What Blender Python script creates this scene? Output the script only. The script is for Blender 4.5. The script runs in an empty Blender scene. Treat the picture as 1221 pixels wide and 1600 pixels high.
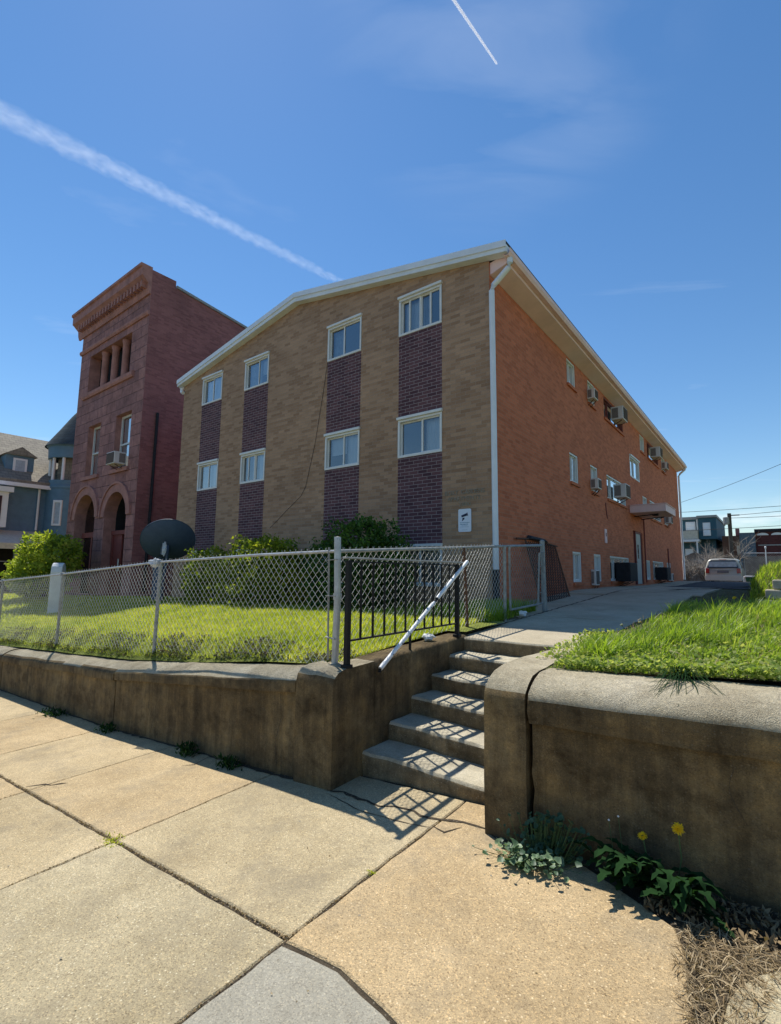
import bpy, bmesh, math, random
import numpy as np
from mathutils import Vector, Matrix, noise
from mathutils.geometry import tessellate_polygon
R = math.radians
rng = np.random.default_rng(7)
random.seed(11)
sc = bpy.context.scene
COL = sc.collection
WL = {}

# ------------------------------------------------------------------ helpers
def tag(o, label=None, cat=None, group=None, kind=None):
    if label: o['label'] = label
    if cat: o['category'] = cat
    if group: o['group'] = group
    if kind: o['kind'] = kind
    return o

def thing(name, label, cat, loc=(0, 0, 0), group=None):
    o = bpy.data.objects.new(name, None)
    COL.objects.link(o)
    o.location = loc
    o.empty_display_size = .2
    WL[o.name] = Vector(loc)
    return tag(o, label, cat, group)

def link(name, me, parent=None, org=None):
    o = bpy.data.objects.new(name, me)
    COL.objects.link(o)
    if parent is not None:
        o.parent = parent
        WL[o.name] = WL[parent.name]
    else:
        WL[o.name] = Vector(org) if org is not None else Vector((0, 0, 0))
        o.location = WL[o.name]
    return o

class MB:
    def __init__(s, T=None):
        s.v = []; s.f = []; s.m = []; s.T = T
    def add(s, vs, fs, mi=0):
        b = len(s.v)
        s.v += [tuple(s.T(*p)) if s.T else tuple(p) for p in vs]
        s.f += [tuple(i + b for i in f) for f in fs]
        s.m += [mi] * len(fs)
        return s
    def box(s, x0, x1, y0, y1, z0, z1, mi=0):
        vs = [(x0, y0, z0), (x1, y0, z0), (x1, y1, z0), (x0, y1, z0), (x0, y0, z1), (x1, y0, z1), (x1, y1, z1), (x0, y1, z1)]
        return s.add(vs, [(3, 2, 1, 0), (4, 5, 6, 7), (0, 1, 5, 4), (1, 2, 6, 5), (2, 3, 7, 6), (3, 0, 4, 7)], mi)
    def hexa(s, p, mi=0):
        return s.add(p, [(3, 2, 1, 0), (4, 5, 6, 7), (0, 1, 5, 4), (1, 2, 6, 5), (2, 3, 7, 6), (3, 0, 4, 7)], mi)
    def bar(s, a, b, w, h, mi=0, up=(0, 0, 1)):
        a = Vector(a); b = Vector(b); d = (b - a).normalized(); u = Vector(up)
        x = d.cross(u)
        if x.length < 1e-4: x = d.cross(Vector((1, 0, 0)))
        x.normalize(); y = x.cross(d)
        q = []
        for c in (a, b):
            q += [c - x * w / 2 - y * h / 2, c + x * w / 2 - y * h / 2, c + x * w / 2 + y * h / 2, c - x * w / 2 + y * h / 2]
        return s.add(q, [(3, 2, 1, 0), (4, 5, 6, 7), (0, 1, 5, 4), (1, 2, 6, 5), (2, 3, 7, 6), (3, 0, 4, 7)], mi)
    def quad(s, a, b, c, d, mi=0):
        return s.add([a, b, c, d], [(0, 1, 2, 3)], mi)
    def tube(s, pts, r, n=8, mi=0, cap=True):
        pts = [Vector(p) for p in pts]
        k = len(pts); rs = r if isinstance(r, (list, tuple)) else [r] * k
        vs = []; fs = []
        ref = Vector((.31, .17, .93))
        for i, p in enumerate(pts):
            d = (pts[min(i + 1, k - 1)] - pts[max(i - 1, 0)]).normalized()
            x = d.cross(ref)
            if x.length < .05: x = d.cross(Vector((1, 0, 0)))
            x.normalize(); y = d.cross(x)
            for j in range(n):
                a = 2 * math.pi * j / n
                vs.append(p + (x * math.cos(a) + y * math.sin(a)) * rs[i])
        for i in range(k - 1):
            for j in range(n):
                j2 = (j + 1) % n
                fs.append((i * n + j, i * n + j2, (i + 1) * n + j2, (i + 1) * n + j))
        if cap:
            fs.append(tuple(range(n))[::-1]); fs.append(tuple((k - 1) * n + j for j in range(n)))
        return s.add(vs, fs, mi)
    def lathe(s, prof, c=(0, 0, 0), n=24, mi=0, a0=0, a1=2 * math.pi, M=None):
        vs = []; fs = []; full = abs(a1 - a0 - 2 * math.pi) < 1e-6
        m = n if full else n + 1
        for (r, z) in prof:
            for j in range(m):
                a = a0 + (a1 - a0) * j / n
                p = Vector((r * math.cos(a), r * math.sin(a), z))
                if M: p = M @ p
                vs.append(p + Vector(c))
        for i in range(len(prof) - 1):
            for j in range(n):
                j2 = (j + 1) % m
                fs.append((i * m + j, i * m + j2, (i + 1) * m + j2, (i + 1) * m + j))
        return s.add(vs, fs, mi)
    def prism(s, poly, fn, t0, t1, mi=0):
        n = len(poly)
        vs = [fn(a, b, t0) for a, b in poly] + [fn(a, b, t1) for a, b in poly]
        fs = [tuple(range(n))[::-1], tuple(range(n, 2 * n))]
        fs += [(i, (i + 1) % n, n + (i + 1) % n, n + i) for i in range(n)]
        return s.add(vs, fs, mi)
    def build(s, name, mats, parent=None, smooth=False, recalc=True, bevel=0, org=None, seg=2):
        if not isinstance(mats, (list, tuple)): mats = [mats]
        w = WL[parent.name] if parent is not None else Vector(org or (0, 0, 0))
        me = bpy.data.meshes.new(name)
        me.from_pydata([(p[0] - w[0], p[1] - w[1], p[2] - w[2]) for p in s.v], [], s.f)
        for m in mats: me.materials.append(m)
        me.polygons.foreach_set('material_index', s.m)
        if recalc or bevel:
            bm = bmesh.new(); bm.from_mesh(me)
            if bevel:
                bmesh.ops.remove_doubles(bm, verts=bm.verts, dist=1e-5)
                es = [e for e in bm.edges if len(e.link_faces) == 2 and e.calc_face_angle(0) > .5]
                bmesh.ops.bevel(bm, geom=es, offset=bevel, segments=seg, affect='EDGES', profile=.5, clamp_overlap=True)
            bmesh.ops.recalc_face_normals(bm, faces=bm.faces)
            bm.to_mesh(me); bm.free()
        if smooth:
            me.polygons.foreach_set('use_smooth', [True] * len(me.polygons))
            try: me.set_sharp_from_angle(angle=R(40))
            except Exception: pass
        me.update()
        return link(name, me, parent, org)

def mesh_np(name, V, F, mats, parent=None, attrs=None, smooth=False, org=None, midx=None):
    """big meshes from arrays: V (n,3), F (m,k)"""
    w = WL[parent.name] if parent is not None else Vector(org or (0, 0, 0))
    V = np.asarray(V, np.float32) - np.array(w, np.float32)
    F = np.asarray(F, np.int32)
    me = bpy.data.meshes.new(name)
    m, k = F.shape
    me.vertices.add(len(V)); me.vertices.foreach_set('co', V.ravel())
    me.loops.add(m * k); me.loops.foreach_set('vertex_index', F.ravel())
    me.polygons.add(m)
    me.polygons.foreach_set('loop_start', np.arange(0, m * k, k, dtype=np.int32))
    me.polygons.foreach_set('loop_total', np.full(m, k, np.int32))
    if not isinstance(mats, (list, tuple)): mats = [mats]
    for q in mats: me.materials.append(q)
    if midx is not None: me.polygons.foreach_set('material_index', np.asarray(midx, np.int32))
    if attrs:
        for an, arr in attrs.items():
            at = me.attributes.new(an, 'FLOAT', 'POINT'); at.data.foreach_set('value', np.asarray(arr, np.float32))
    if smooth: me.polygons.foreach_set('use_smooth', np.ones(m, bool))
    me.update(calc_edges=True); me.validate()
    return link(name, me, parent, org)

def interp(x, pts):
    return float(np.interp(x, [p[0] for p in pts], [p[1] for p in pts]))

# ------------------------------------------------------------------ materials
class G:
    def __init__(s, name, col=(.5, .5, .5), rough=.8, spec=.3, metal=0.):
        s.mat = bpy.data.materials.new(name); s.mat.use_nodes = True
        s.nt = s.mat.node_tree; s.b = s.nt.nodes['Principled BSDF']; s.out = s.nt.nodes['Material Output']
        s.b.inputs['Base Color'].default_value = (*col, 1); s.b.inputs['Roughness'].default_value = rough
        s.b.inputs['Specular IOR Level'].default_value = spec; s.b.inputs['Metallic'].default_value = metal
    def n(s, typ, ins=None, **props):
        nd = s.nt.nodes.new(typ)
        for k, v in props.items(): setattr(nd, k, v)
        for k, v in (ins or {}).items(): s.set(nd.inputs[k], v)
        return nd
    def set(s, sock, v):
        if isinstance(v, bpy.types.NodeSocket): s.nt.links.new(v, sock)
        elif isinstance(v, (tuple, list)) and len(v) == 3 and sock.type == 'RGBA': sock.default_value = (*v, 1)
        else: sock.default_value = v
    def obj(s): return s.n('ShaderNodeTexCoord').outputs['Object']
    def pos(s): return s.n('ShaderNodeNewGeometry').outputs['Position']
    def sep(s, v): return s.n('ShaderNodeSeparateXYZ', {0: v}).outputs
    def comb(s, x=0., y=0., z=0.): return s.n('ShaderNodeCombineXYZ', {0: x, 1: y, 2: z}).outputs[0]
    def scale(s, v, sc): return s.n('ShaderNodeVectorMath', {0: v, 1: sc}, operation='MULTIPLY').outputs[0]
    def noise(s, v, scale, detail=5, rough=.6, dist=0.):
        return s.n('ShaderNodeTexNoise', {'Vector': v, 'Scale': scale, 'Detail': detail, 'Roughness': rough, 'Distortion': dist}).outputs['Fac']
    def ramp(s, f, stops, interp='LINEAR'):
        nd = s.n('ShaderNodeValToRGB', {0: f}); cr = nd.color_ramp; cr.interpolation = interp
        while len(cr.elements) < len(stops): cr.elements.new(.5)
        for e, (p, c) in zip(cr.elements, stops):
            e.position = p; e.color = (*c, 1) if isinstance(c, (tuple, list)) else (c, c, c, 1)
        return nd.outputs[0]
    def mix(s, f, a, b, mode='MIX'):
        return s.n('ShaderNodeMixRGB', {0: f, 1: a, 2: b}, blend_type=mode).outputs[0]
    def math(s, op, a, b=0.): return s.n('ShaderNodeMath', {0: a, 1: b}, operation=op).outputs[0]
    def attr(s, name): return s.n('ShaderNodeAttribute', attribute_name=name).outputs['Fac']
    def bump(s, h, strength=.3, dist=.01):
        s.set(s.b.inputs['Normal'], s.n('ShaderNodeBump', {'Height': h, 'Strength': strength, 'Distance': dist}).outputs[0])
    def base(s, c): s.set(s.b.inputs['Base Color'], c)
    def rough(s, c): s.set(s.b.inputs['Roughness'], c)

def plain(name, col, rough=.6, spec=.3, metal=0., var=.12, scale=6., bump=0.):
    g = G(name, col, rough, spec, metal)
    o = g.obj(); f = g.noise(o, scale, 5, .65)
    c1 = tuple(max(0, c * (1 - var)) for c in col); c2 = tuple(min(1, c * (1 + var)) for c in col)
    g.base(g.ramp(f, [(.3, c1), (.7, c2)]))
    if bump: g.bump(g.noise(o, scale * 8, 4), bump, .005)
    return g.mat

def brick(name, axis, c1, c2, mortar, msize=.011, w=.21, h=.0677, stain=.35, bias=0., rough=.85, streak=None, dk=.3):
    g = G(name, c1, rough, .2)
    o = g.obj(); x, y, z = g.sep(o)
    v = g.comb(x if axis == 'x' else y, z, 0.)
    wob = g.noise(o, 3., 3); 
    bt = g.n('ShaderNodeTexBrick', {'Vector': v, 'Color1': c1, 'Color2': c2, 'Mortar': mortar, 'Scale': 1., 'Mortar Size': msize / 2,
             'Mortar Smooth': .2, 'Bias': bias, 'Brick Width': w, 'Row Height': h})
    big = g.noise(o, .55, 6, .6)
    col = g.mix(stain, bt.outputs['Color'], g.ramp(big, [(.3, (.45, .42, .42)), (.62, (1.15, 1.1, 1.05))]), 'MULTIPLY')
    fine = g.noise(o, 40., 3)
    col = g.mix(.35, col, g.ramp(fine, [(.3, .7), (.7, 1.25)]), 'MULTIPLY')
    # some single bricks fired darker than the rest
    bt2 = g.n('ShaderNodeTexBrick', {'Vector': v, 'Color1': (0., 0., 0.), 'Color2': (1., 1., 1.), 'Mortar': (.4, .4, .4), 'Scale': 1., 'Mortar Size': .001,
              'Bias': -.35, 'Brick Width': w, 'Row Height': h})
    col = g.mix(g.math('MULTIPLY', bt2.outputs['Color'], dk), col, g.mix(1., col, (.62, .55, .52), 'MULTIPLY'))
    if streak:
        st = g.noise(g.scale(o, (1.4, 1.4, .12)), 1.6, 5, .65)
        col = g.mix(g.ramp(st, [(.55, 0.), (.75, streak[1])]), col, streak[0])
    g.base(col)
    hgt = g.mix(.25, g.math('SUBTRACT', 1., bt.outputs['Fac']), fine)
    g.bump(hgt, .5, .008)
    return g.mat

def concrete(name, tones, scale=1.6, streak=0., speck=.4, rough=.9, bump=.5, tint=None, dirt=None, grain=190., peb=.25):
    g = G(name, tones[0], rough, .2)
    o = g.pos()
    a = g.noise(o, scale, 8, .62); b = g.noise(o, scale * 9, 6, .7)
    k = g.math('ADD', g.math('MULTIPLY', a, .7), g.math('MULTIPLY', b, .3))
    n = len(tones)
    col = g.ramp(k, [(.34 + .32 * i / (n - 1), t) for i, t in enumerate(tones)])
    if streak:
        st = g.noise(g.scale(o, (5., 5., .55)), 1.5, 6, .7)
        col = g.mix(streak, col, g.ramp(st, [(.32, (.28, .25, .22)), (.5, (.8, .78, .74)), (.7, (1.45, 1.32, 1.08))]), 'MULTIPLY')
        st2 = g.noise(g.scale(o, (17., 17., .9)), 1.5, 5, .75)
        col = g.mix(streak * .45, col, g.ramp(st2, [(.36, (.45, .42, .38)), (.52, (1., 1., 1.)), (.68, (1.35, 1.28, 1.15))]), 'MULTIPLY')
        bl = g.noise(g.scale(o, (1., 1., 1.4)), 3.2, 8, .72)
        col = g.mix(min(1., streak * 1.4), col, g.ramp(bl, [(.36, (.5, .46, .4)), (.48, (1., 1., 1.)), (.62, (1.4, 1.32, 1.15))]), 'MULTIPLY')
    vo = g.n('ShaderNodeTexVoronoi', {'Vector': o, 'Scale': grain}, feature='F1')
    hsv = g.n('ShaderNodeSeparateColor', {0: vo.outputs['Color']}).outputs
    col = g.mix(speck, col, g.ramp(hsv[0], [(0., (.55, .52, .5)), (.35, (1., 1., 1.)), (.8, (1.05, 1.03, 1.)), (1., (1.6, 1.5, 1.35))]), 'MULTIPLY')
    fn = g.noise(o, 240., 4, .75)
    col = g.mix(speck * .8, col, g.ramp(fn, [(.3, .62), (.7, 1.3)]), 'MULTIPLY')
    pb = g.n('ShaderNodeTexVoronoi', {'Vector': o, 'Scale': 75.}, feature='F1')
    pr = g.n('ShaderNodeSeparateColor', {0: pb.outputs['Color']}).outputs
    near = g.ramp(pb.outputs['Distance'], [(.22, 1.), (.36, 0.)])
    lightp = g.math('MULTIPLY', near, g.ramp(pr[0], [(.80, 0.), (.86, 1.)])); darkp = g.math('MULTIPLY', near, g.ramp(pr[1], [(.84, 0.), (.90, 1.)]))
    col = g.mix(g.math('MULTIPLY', lightp, peb), col, (.72, .66, .52)); col = g.mix(g.math('MULTIPLY', darkp, peb), col, (.16, .13, .09))
    if tint:
        t = g.attr('tint')
        col = g.mix(1., col, g.ramp(t, tint), 'MULTIPLY')
    if dirt:
        d = g.noise(o, 2.3, 7, .7)
        col = g.mix(g.ramp(d, [(.5, 0.), (.72, dirt[1])]), col, dirt[0])
    g.base(col)
    g.bump(g.math('ADD', g.math('MULTIPLY', vo.outputs['Distance'], .8), g.math('ADD', fn, g.math('MULTIPLY', b, 1.5))), bump, .006)
    return g.mat

def leaf(name, stops, trans=.35, rough=.6, spec=.25):
    g = G(name, stops[0][1], rough, spec)
    c = g.ramp(g.attr('rnd'), stops); g.base(c)
    tr = g.n('ShaderNodeBsdfTranslucent', {'Color': g.mix(1., c, (1.35, 1.35, .7), 'MULTIPLY')})
    mx = g.n('ShaderNodeMixShader', {0: trans, 1: g.b.outputs[0], 2: tr.outputs[0]})
    g.nt.links.new(mx.outputs[0], g.out.inputs['Surface'])
    return g.mat

def glass_mat(name, tint=(.82, .9, .94), refl=4.):
    g = G(name)
    lw = g.n('ShaderNodeFresnel', {'IOR': 1.5})
    f = g.math('MINIMUM', g.math('MULTIPLY', lw.outputs[0], refl), 1.)
    wob = g.n('ShaderNodeBump', {'Height': g.noise(g.obj(), 2.2, 2), 'Strength': .06, 'Distance': .05}).outputs[0]
    gl = g.n('ShaderNodeBsdfGlossy', {'Color': (1., 1., 1.), 'Roughness': .03, 'Normal': wob})
    tr = g.n('ShaderNodeBsdfTransparent', {'Color': tint})
    mx = g.n('ShaderNodeMixShader', {0: f, 1: tr.outputs[0], 2: gl.outputs[0]})
    g.nt.links.new(mx.outputs[0], g.out.inputs['Surface'])
    g.nt.nodes.remove(g.b)
    return g.mat

M = {}
M['tan'] = brick('tan_brick', 'x', (.48, .305, .19), (.36, .22, .132), (.38, .285, .21), stain=.3, dk=.38)
M['dark'] = brick('dark_brick', 'x', (.16, .078, .085), (.095, .048, .06), (.33, .275, .275), stain=.3)
M['red'] = brick('red_brick', 'y', (.64, .20, .095), (.53, .155, .072), (.48, .24, .15), msize=.009, stain=.22, dk=.32)
M['brownstone'] = None
def rusticated():
    g = G('brown_sandstone', (.3, .1, .08), .9, .15)
    o = g.obj(); x, y, z = g.sep(o); v = g.comb(x, z, 0.)
    bt = g.n('ShaderNodeTexBrick', {'Vector': v, 'Color1': (.43, .215, .185), 'Color2': (.31, .16, .145), 'Mortar': (.19, .11, .10), 'Scale': 1., 'Mortar Size': .012,
             'Mortar Smooth': .6, 'Brick Width': .82, 'Row Height': .41})
    n1 = g.noise(o, 3.5, 7, .7); n2 = g.noise(o, 1., 5)
    c = g.mix(.6, bt.outputs['Color'], g.ramp(n1, [(.3, .5), (.7, 1.4)]), 'MULTIPLY')
    c = g.mix(.5, c, g.ramp(n2, [(.35, (.6, .55, .55)), (.6, (1.1, 1.05, 1.05))]), 'MULTIPLY')
    g.base(c)
    g.bump(g.mix(.5, g.math('SUBTRACT', 1., bt.outputs['Fac']), n1), .9, .06)
    return g.mat
M['brownstone'] = rusticated()
M['brownsmooth'] = plain('smooth_brownstone', (.42, .205, .17), .85, .15, 0, .25, 3., .3)
M['maroon'] = brick('maroon_brick', 'y', (.36, .155, .145), (.28, .12, .115), (.30, .17, .155), msize=.008, stain=.4)
M['brickplain'] = brick('rear_brick', 'x', (.33, .12, .07), (.25, .09, .055), (.3, .2, .15))
M['white'] = plain('white_paint', (.78, .78, .76), .45, .4, 0, .05, 4.)
M['whitefr'] = plain('white_window_vinyl', (.74, .74, .71), .4, .4, 0, .06, 5.)
M['cream'] = plain('cream_lintel', (.62, .56, .44), .7, .2, 0, .15, 8.)
M['fascia'] = plain('white_fascia_board', (.74, .78, .80), .6, .3, 0, .10, 2.)
M['gutter'] = plain('gutter_enamel', (.76, .79, .82), .35, .5, 0, .07, 3.)
M['soffit'] = plain('beige_soffit_paint', (.84, .61, .59), .75, .2, 0, .08, 2.)
M['soffitfascia'] = plain('pinkish_gutter_paint', (.86, .61, .57), .6, .3, 0, .08, 2.)
M['roof'] = plain('dark_shingle', (.05, .05, .055), .9, .2, 0, .3, 20., .5)
M['blind'] = plain('white_blind_fabric', (.78, .83, .86), .8, .2, 0, .06, 3.)
M['curtain'] = plain('grey_curtain', (.40, .46, .50), .9, .1, 0, .2, 7.)
M['screen'] = plain('insect_screen_mesh', (.20, .26, .31), .9, .1, 0, .1, 60.)
M['inside'] = plain('dark_interior', (.03, .03, .032), .9, .1, 0, .2, 2.)
M['glass'] = glass_mat('window_glass')
M['glassd'] = glass_mat('dark_glass', (.35, .42, .44), 1.3)
M['redframe'] = plain('oxide_red_frame', (.22, .06, .05), .6, .3, 0, .15, 6.)
M['greydoor'] = plain('grey_steel_door', (.36, .38, .36), .5, .4, 0, .1, 3.)
M['acwhite'] = plain('air_conditioner_enamel', (.68, .64, .60), .5, .4, 0, .1, 4.)
M['acdark'] = plain('air_conditioner_side_panel', (.22, .18, .16), .7, .3, .0, .2, 30.)
M['acgrille'] = plain('air_conditioner_fins', (.14, .11, .10), .7, .3, .0, .3, 40.)
M['black'] = plain('black_iron_paint', (.008, .008, .009), .55, .25, 0, .2, 20.)
M['blackrough'] = plain('weathered_black', (.02, .02, .024), .7, .3, 0, .3, 9.)
M['galv'] = plain('galvanised_steel', (.44, .45, .45), .42, .5, .65, .22, 14.)
M['wire'] = plain('galvanised_wire', (.66, .66, .63), .45, .5, .25, .1, 8.)
M['galvold'] = plain('old_grey_zinc', (.33, .33, .31), .6, .4, .3, .3, 16.)
M['rust'] = plain('rusty_wire', (.14, .075, .05), .8, .2, .2, .35, 14.)
M['dish'] = plain('dark_dish_paint', (.05, .08, .135), .6, .3, 0, .2, 3.)
M['tape'] = plain('white_vinyl_wrap', (.82, .82, .80), .5, .3, 0, .12, 20., .2)
M['sign'] = plain('white_sign_face', (.74, .78, .85), .4, .4, 0, .03, 3.)
M['ink'] = plain('navy_sign_ink', (.01, .015, .05), .5, .3, 0, .05, 3.)
M['ink2'] = plain('pale_teal_sign_ink', (.20, .34, .42), .5, .3, 0, .05, 3.)
M['lettering'] = plain('dull_metal_letters', (.30, .255, .19), .5, .4, .1, .2, 10.)
M['blue'] = plain('slate_blue_siding', (.085, .155, .215), .7, .25, 0, .10, 2.)
def siding(name, col, pitch=.13):
    g = G(name, col, .7, .25); o = g.obj(); x, y, z = g.sep(o)
    saw = g.math('FRACT', g.math('DIVIDE', z, pitch))
    f = g.noise(o, 3., 4)
    g.base(g.ramp(f, [(.3, tuple(c * .88 for c in col)), (.7, tuple(c * 1.12 for c in col))]))
    g.bump(saw, .6, .02); return g.mat
M['blue'] = siding('slate_blue_clapboard', (.13, .225, .30))
M['teal'] = siding('dark_teal_clapboard', (.045, .12, .165))
M['slate'] = None
def shingles(name, c1, c2, axis='y', w=.3, h=.16):
    g = G(name, c1, .85, .2); o = g.obj(); x, y, z = g.sep(o)
    v = g.comb(y if axis == 'y' else x, z, 0.)
    bt = g.n('ShaderNodeTexBrick', {'Vector': v, 'Color1': c1, 'Color2': c2, 'Mortar': tuple(c * .5 for c in c1), 'Scale': 1., 'Mortar Size': .008, 'Brick Width': w, 'Row Height': h})
    f = g.noise(o, 4., 5)
    g.base(g.mix(.5, bt.outputs['Color'], g.ramp(f, [(.3, .65), (.7, 1.3)]), 'MULTIPLY'))
    g.bump(g.math('SUBTRACT', 1., bt.outputs['Fac']), .5, .02); return g.mat
M['slate'] = shingles('tan_roof_shingles', (.30, .265, .20), (.24, .21, .165))
M['conical'] = shingles('grey_green_turret_slates', (.075, .095, .10), (.05, .07, .078), 'x')
M['stoneblock'] = concrete('pale_block_stone', [(.30, .26, .19), (.44, .40, .31), (.52, .48, .38)], 6., speck=.3)
M['walk'] = concrete('sidewalk_concrete', [(.33, .28, .195), (.42, .365, .265), (.50, .44, .33)], 1.3, speck=.8, bump=.6, peb=.75,
                     tint=[(0., (1.10, .94, .72)), (.5, (1.07, 1.0, .83)), (1., (.94, .96, .88))], dirt=((.23, .195, .135), .62))
M['patch'] = concrete('grey_patch_concrete', [(.25, .23, .18), (.315, .295, .235), (.37, .35, .285)], 2., speck=.55, bump=.4)
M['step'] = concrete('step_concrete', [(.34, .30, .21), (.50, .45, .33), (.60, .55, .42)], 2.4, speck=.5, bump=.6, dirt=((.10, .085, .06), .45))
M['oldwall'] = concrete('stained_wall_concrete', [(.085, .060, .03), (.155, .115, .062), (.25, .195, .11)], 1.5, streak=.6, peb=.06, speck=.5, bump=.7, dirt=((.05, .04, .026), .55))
M['coping'] = concrete('weathered_sunlit_coping_concrete', [(.28, .235, .155), (.43, .375, .26), (.55, .49, .36)], 2.2, speck=.7, bump=.8, dirt=((.12, .10, .075), .5))  # weathered, with the sunlit look of top faces mixed into the tones
M['riser'] = concrete('stained_shaded_riser_concrete', [(.13, .10, .06), (.22, .175, .11), (.32, .265, .175)], 2.6, streak=.5, speck=.5, bump=.7, dirt=((.06, .048, .03), .5))  # stains, with the shade on front faces mixed into the tones
M['walkway'] = concrete('yard_walk_concrete', [(.38, .325, .225), (.46, .40, .285), (.53, .47, .35)], 1.1, speck=.5, bump=.4, dirt=((.2, .17, .13), .4))
M['asphalt'] = concrete('driveway_asphalt', [(.05, .05, .052), (.075, .072, .072), (.11, .105, .10)], 1., speck=.6, bump=.5, dirt=((.16, .15, .135), .35))
M['soil'] = concrete('dark_soil', [(.045, .034, .022), (.075, .058, .038), (.11, .088, .06)], 3., speck=.6, bump=.9)
M['turf'] = concrete('turf_thatch', [(.12, .14, .025), (.22, .25, .04), (.30, .32, .07)], 4., speck=.5, bump=.9)
M['thatch'] = concrete('grass_thatch_soil', [(.055, .05, .025), (.10, .10, .04), (.16, .15, .07)], 5., speck=.6, bump=1.)
M['ground'] = concrete('far_ground', [(.08, .09, .05), (.12, .12, .08), (.15, .15, .10)], .05, speck=.2, bump=.2)
M['grass'] = leaf('lawn_grass_blades', [(0., (.18, .24, .02)), (.4, (.36, .42, .04)), (.8, (.48, .52, .07)), (1., (.55, .52, .15))], .58, .5, .3)
M['lgrass'] = leaf('long_grass_blades', [(0., (.12, .20, .02)), (.5, (.26, .38, .038)), (.85, (.40, .48, .07)), (1., (.50, .52, .18))], .55, .42, .4)
M['clover'] = leaf('clover_leaves', [(0., (.13, .21, .035)), (.6, (.29, .37, .08)), (1., (.46, .48, .18))], .5)
M['straw'] = leaf('dry_straw', [(0., (.20, .14, .075)), (.5, (.36, .27, .155)), (1., (.52, .42, .27))], .2, .8, .1)
M['shrubA'] = leaf('shrub_leaves_dark', [(0., (.02, .055, .012)), (.5, (.05, .12, .02)), (1., (.11, .21, .035))], .35)
M['shrubB'] = leaf('shrub_leaves_yellow', [(0., (.07, .12, .014)), (.5, (.21, .27, .026)), (1., (.42, .44, .05))], .45)
M['shrubC'] = leaf('bush_leaves_lime', [(0., (.09, .15, .02)), (.5, (.29, .37, .04)), (1., (.52, .54, .11))], .5)
M['weed'] = leaf('weed_leaves', [(0., (.012, .034, .012)), (.6, (.022, .062, .018)), (1., (.05, .10, .032))], .3, .9, .08)
M['nettle'] = leaf('dead_nettle_leaves', [(0., (.08, .055, .055)), (.35, (.09, .12, .045)), (.8, (.17, .22, .06)), (1., (.24, .28, .09))], .4)
M['mallow'] = leaf('mallow_leaves', [(0., (.03, .075, .03)), (.5, (.10, .17, .09)), (1., (.38, .50, .26))], .25, .5, .4)
M['petal'] = leaf('yellow_petals', [(0., (.75, .42, .005)), (1., (.85, .62, .01))], .25)
M['stem'] = plain('green_stem', (.07, .12, .04), .6, .3, 0, .2, 20.)
M['bark'] = plain('grey_bark', (.14, .115, .09), .9, .1, 0, .3, 15., .4)
M['pole'] = plain('weathered_pole_wood', (.10, .085, .07), .9, .1, 0, .3, 8.)
M['cable'] = plain('black_cable', (.012, .012, .013), .6, .3)
M['carpaint'] = plain('champagne_car_paint', (.43, .40, .315), .28, .6, .2, .03, 2.)
M['bumper'] = plain('champagne_bumper', (.55, .51, .43), .45, .4, 0, .04, 3.)
M['tyre'] = plain('tyre_rubber', (.02, .02, .02), .9, .1)
M['taillight'] = plain('red_tail_lamp', (.30, .015, .02), .2, .6)
M['plate'] = plain('number_plate', (.16, .15, .16), .5, .3)
M['hub'] = plain('grey_wheel_cover', (.45, .45, .44), .4, .5, .4)
M['deadvine'] = plain('dead_twigs', (.44, .38, .31), .9, .1, 0, .4, 5.)
M['rubble'] = concrete('rubble_stone', [(.12, .10, .085), (.20, .175, .145), (.29, .26, .22)], 3., speck=.5)
M['marker'] = plain('white_painted_stone', (.62, .64, .64), .7, .2, 0, .12, 5., .2)

# ------------------------------------------------------------------ camera, sky, sun
F_, YAW, PITCH, ROLL = 771.68, R(37.768), R(6.86), R(.623)
fw = Vector((-math.sin(YAW) * math.cos(PITCH), math.cos(YAW) * math.cos(PITCH), math.sin(PITCH)))
rt0 = Vector((math.cos(YAW), math.sin(YAW), 0)); up0 = rt0.cross(fw)
rt_ = rt0 * math.cos(ROLL) + up0 * math.sin(ROLL); up_ = -rt0 * math.sin(ROLL) + up0 * math.cos(ROLL)
cam = bpy.data.cameras.new('camera'); camo = bpy.data.objects.new('camera', cam); COL.objects.link(camo)
camo.matrix_world = Matrix(((rt_.x, up_.x, -fw.x, 0), (rt_.y, up_.y, -fw.y, 0), (rt_.z, up_.z, -fw.z, 0), (0, 0, 0, 1)))
cam.sensor_fit = 'HORIZONTAL'; cam.sensor_width = 36; cam.lens = F_ / 1221 * 36
cam.clip_start = .05; cam.clip_end = 20000
sc.camera = camo

SUN = Vector((-.88, .445, 1.66)).normalized()
EL = math.asin(SUN.z); AZ = math.atan2(SUN.x, SUN.y)
sl = bpy.data.lights.new('sun', 'SUN'); sl.energy = 3.4; sl.angle = R(.53); sl.color = (1, .955, .88)
so = bpy.data.objects.new('sun', sl); COL.objects.link(so); so.rotation_euler = (-SUN).to_track_quat('-Z', 'Y').to_euler(); so.location = (-30, 20, 60)
wd = bpy.data.worlds.new('World'); sc.world = wd; wd.use_nodes = True
wn = wd.node_tree; bg = wn.nodes['Background']
sky = wn.nodes.new('ShaderNodeTexSky'); sky.sky_type = 'NISHITA'; sky.sun_disc = False
sky.sun_elevation = EL; sky.sun_rotation = AZ; sky.air_density = 1.15; sky.dust_density = .05; sky.ozone_density = 3.2; sky.altitude = 0
def wnode(t, ins=None, **p):
    n = wn.nodes.new(t)
    for k, v in p.items(): setattr(n, k, v)
    for k, v in (ins or {}).items():
        if isinstance(v, bpy.types.NodeSocket): wn.links.new(v, n.inputs[k])
        else: n.inputs[k].default_value = v
    return n
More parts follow.
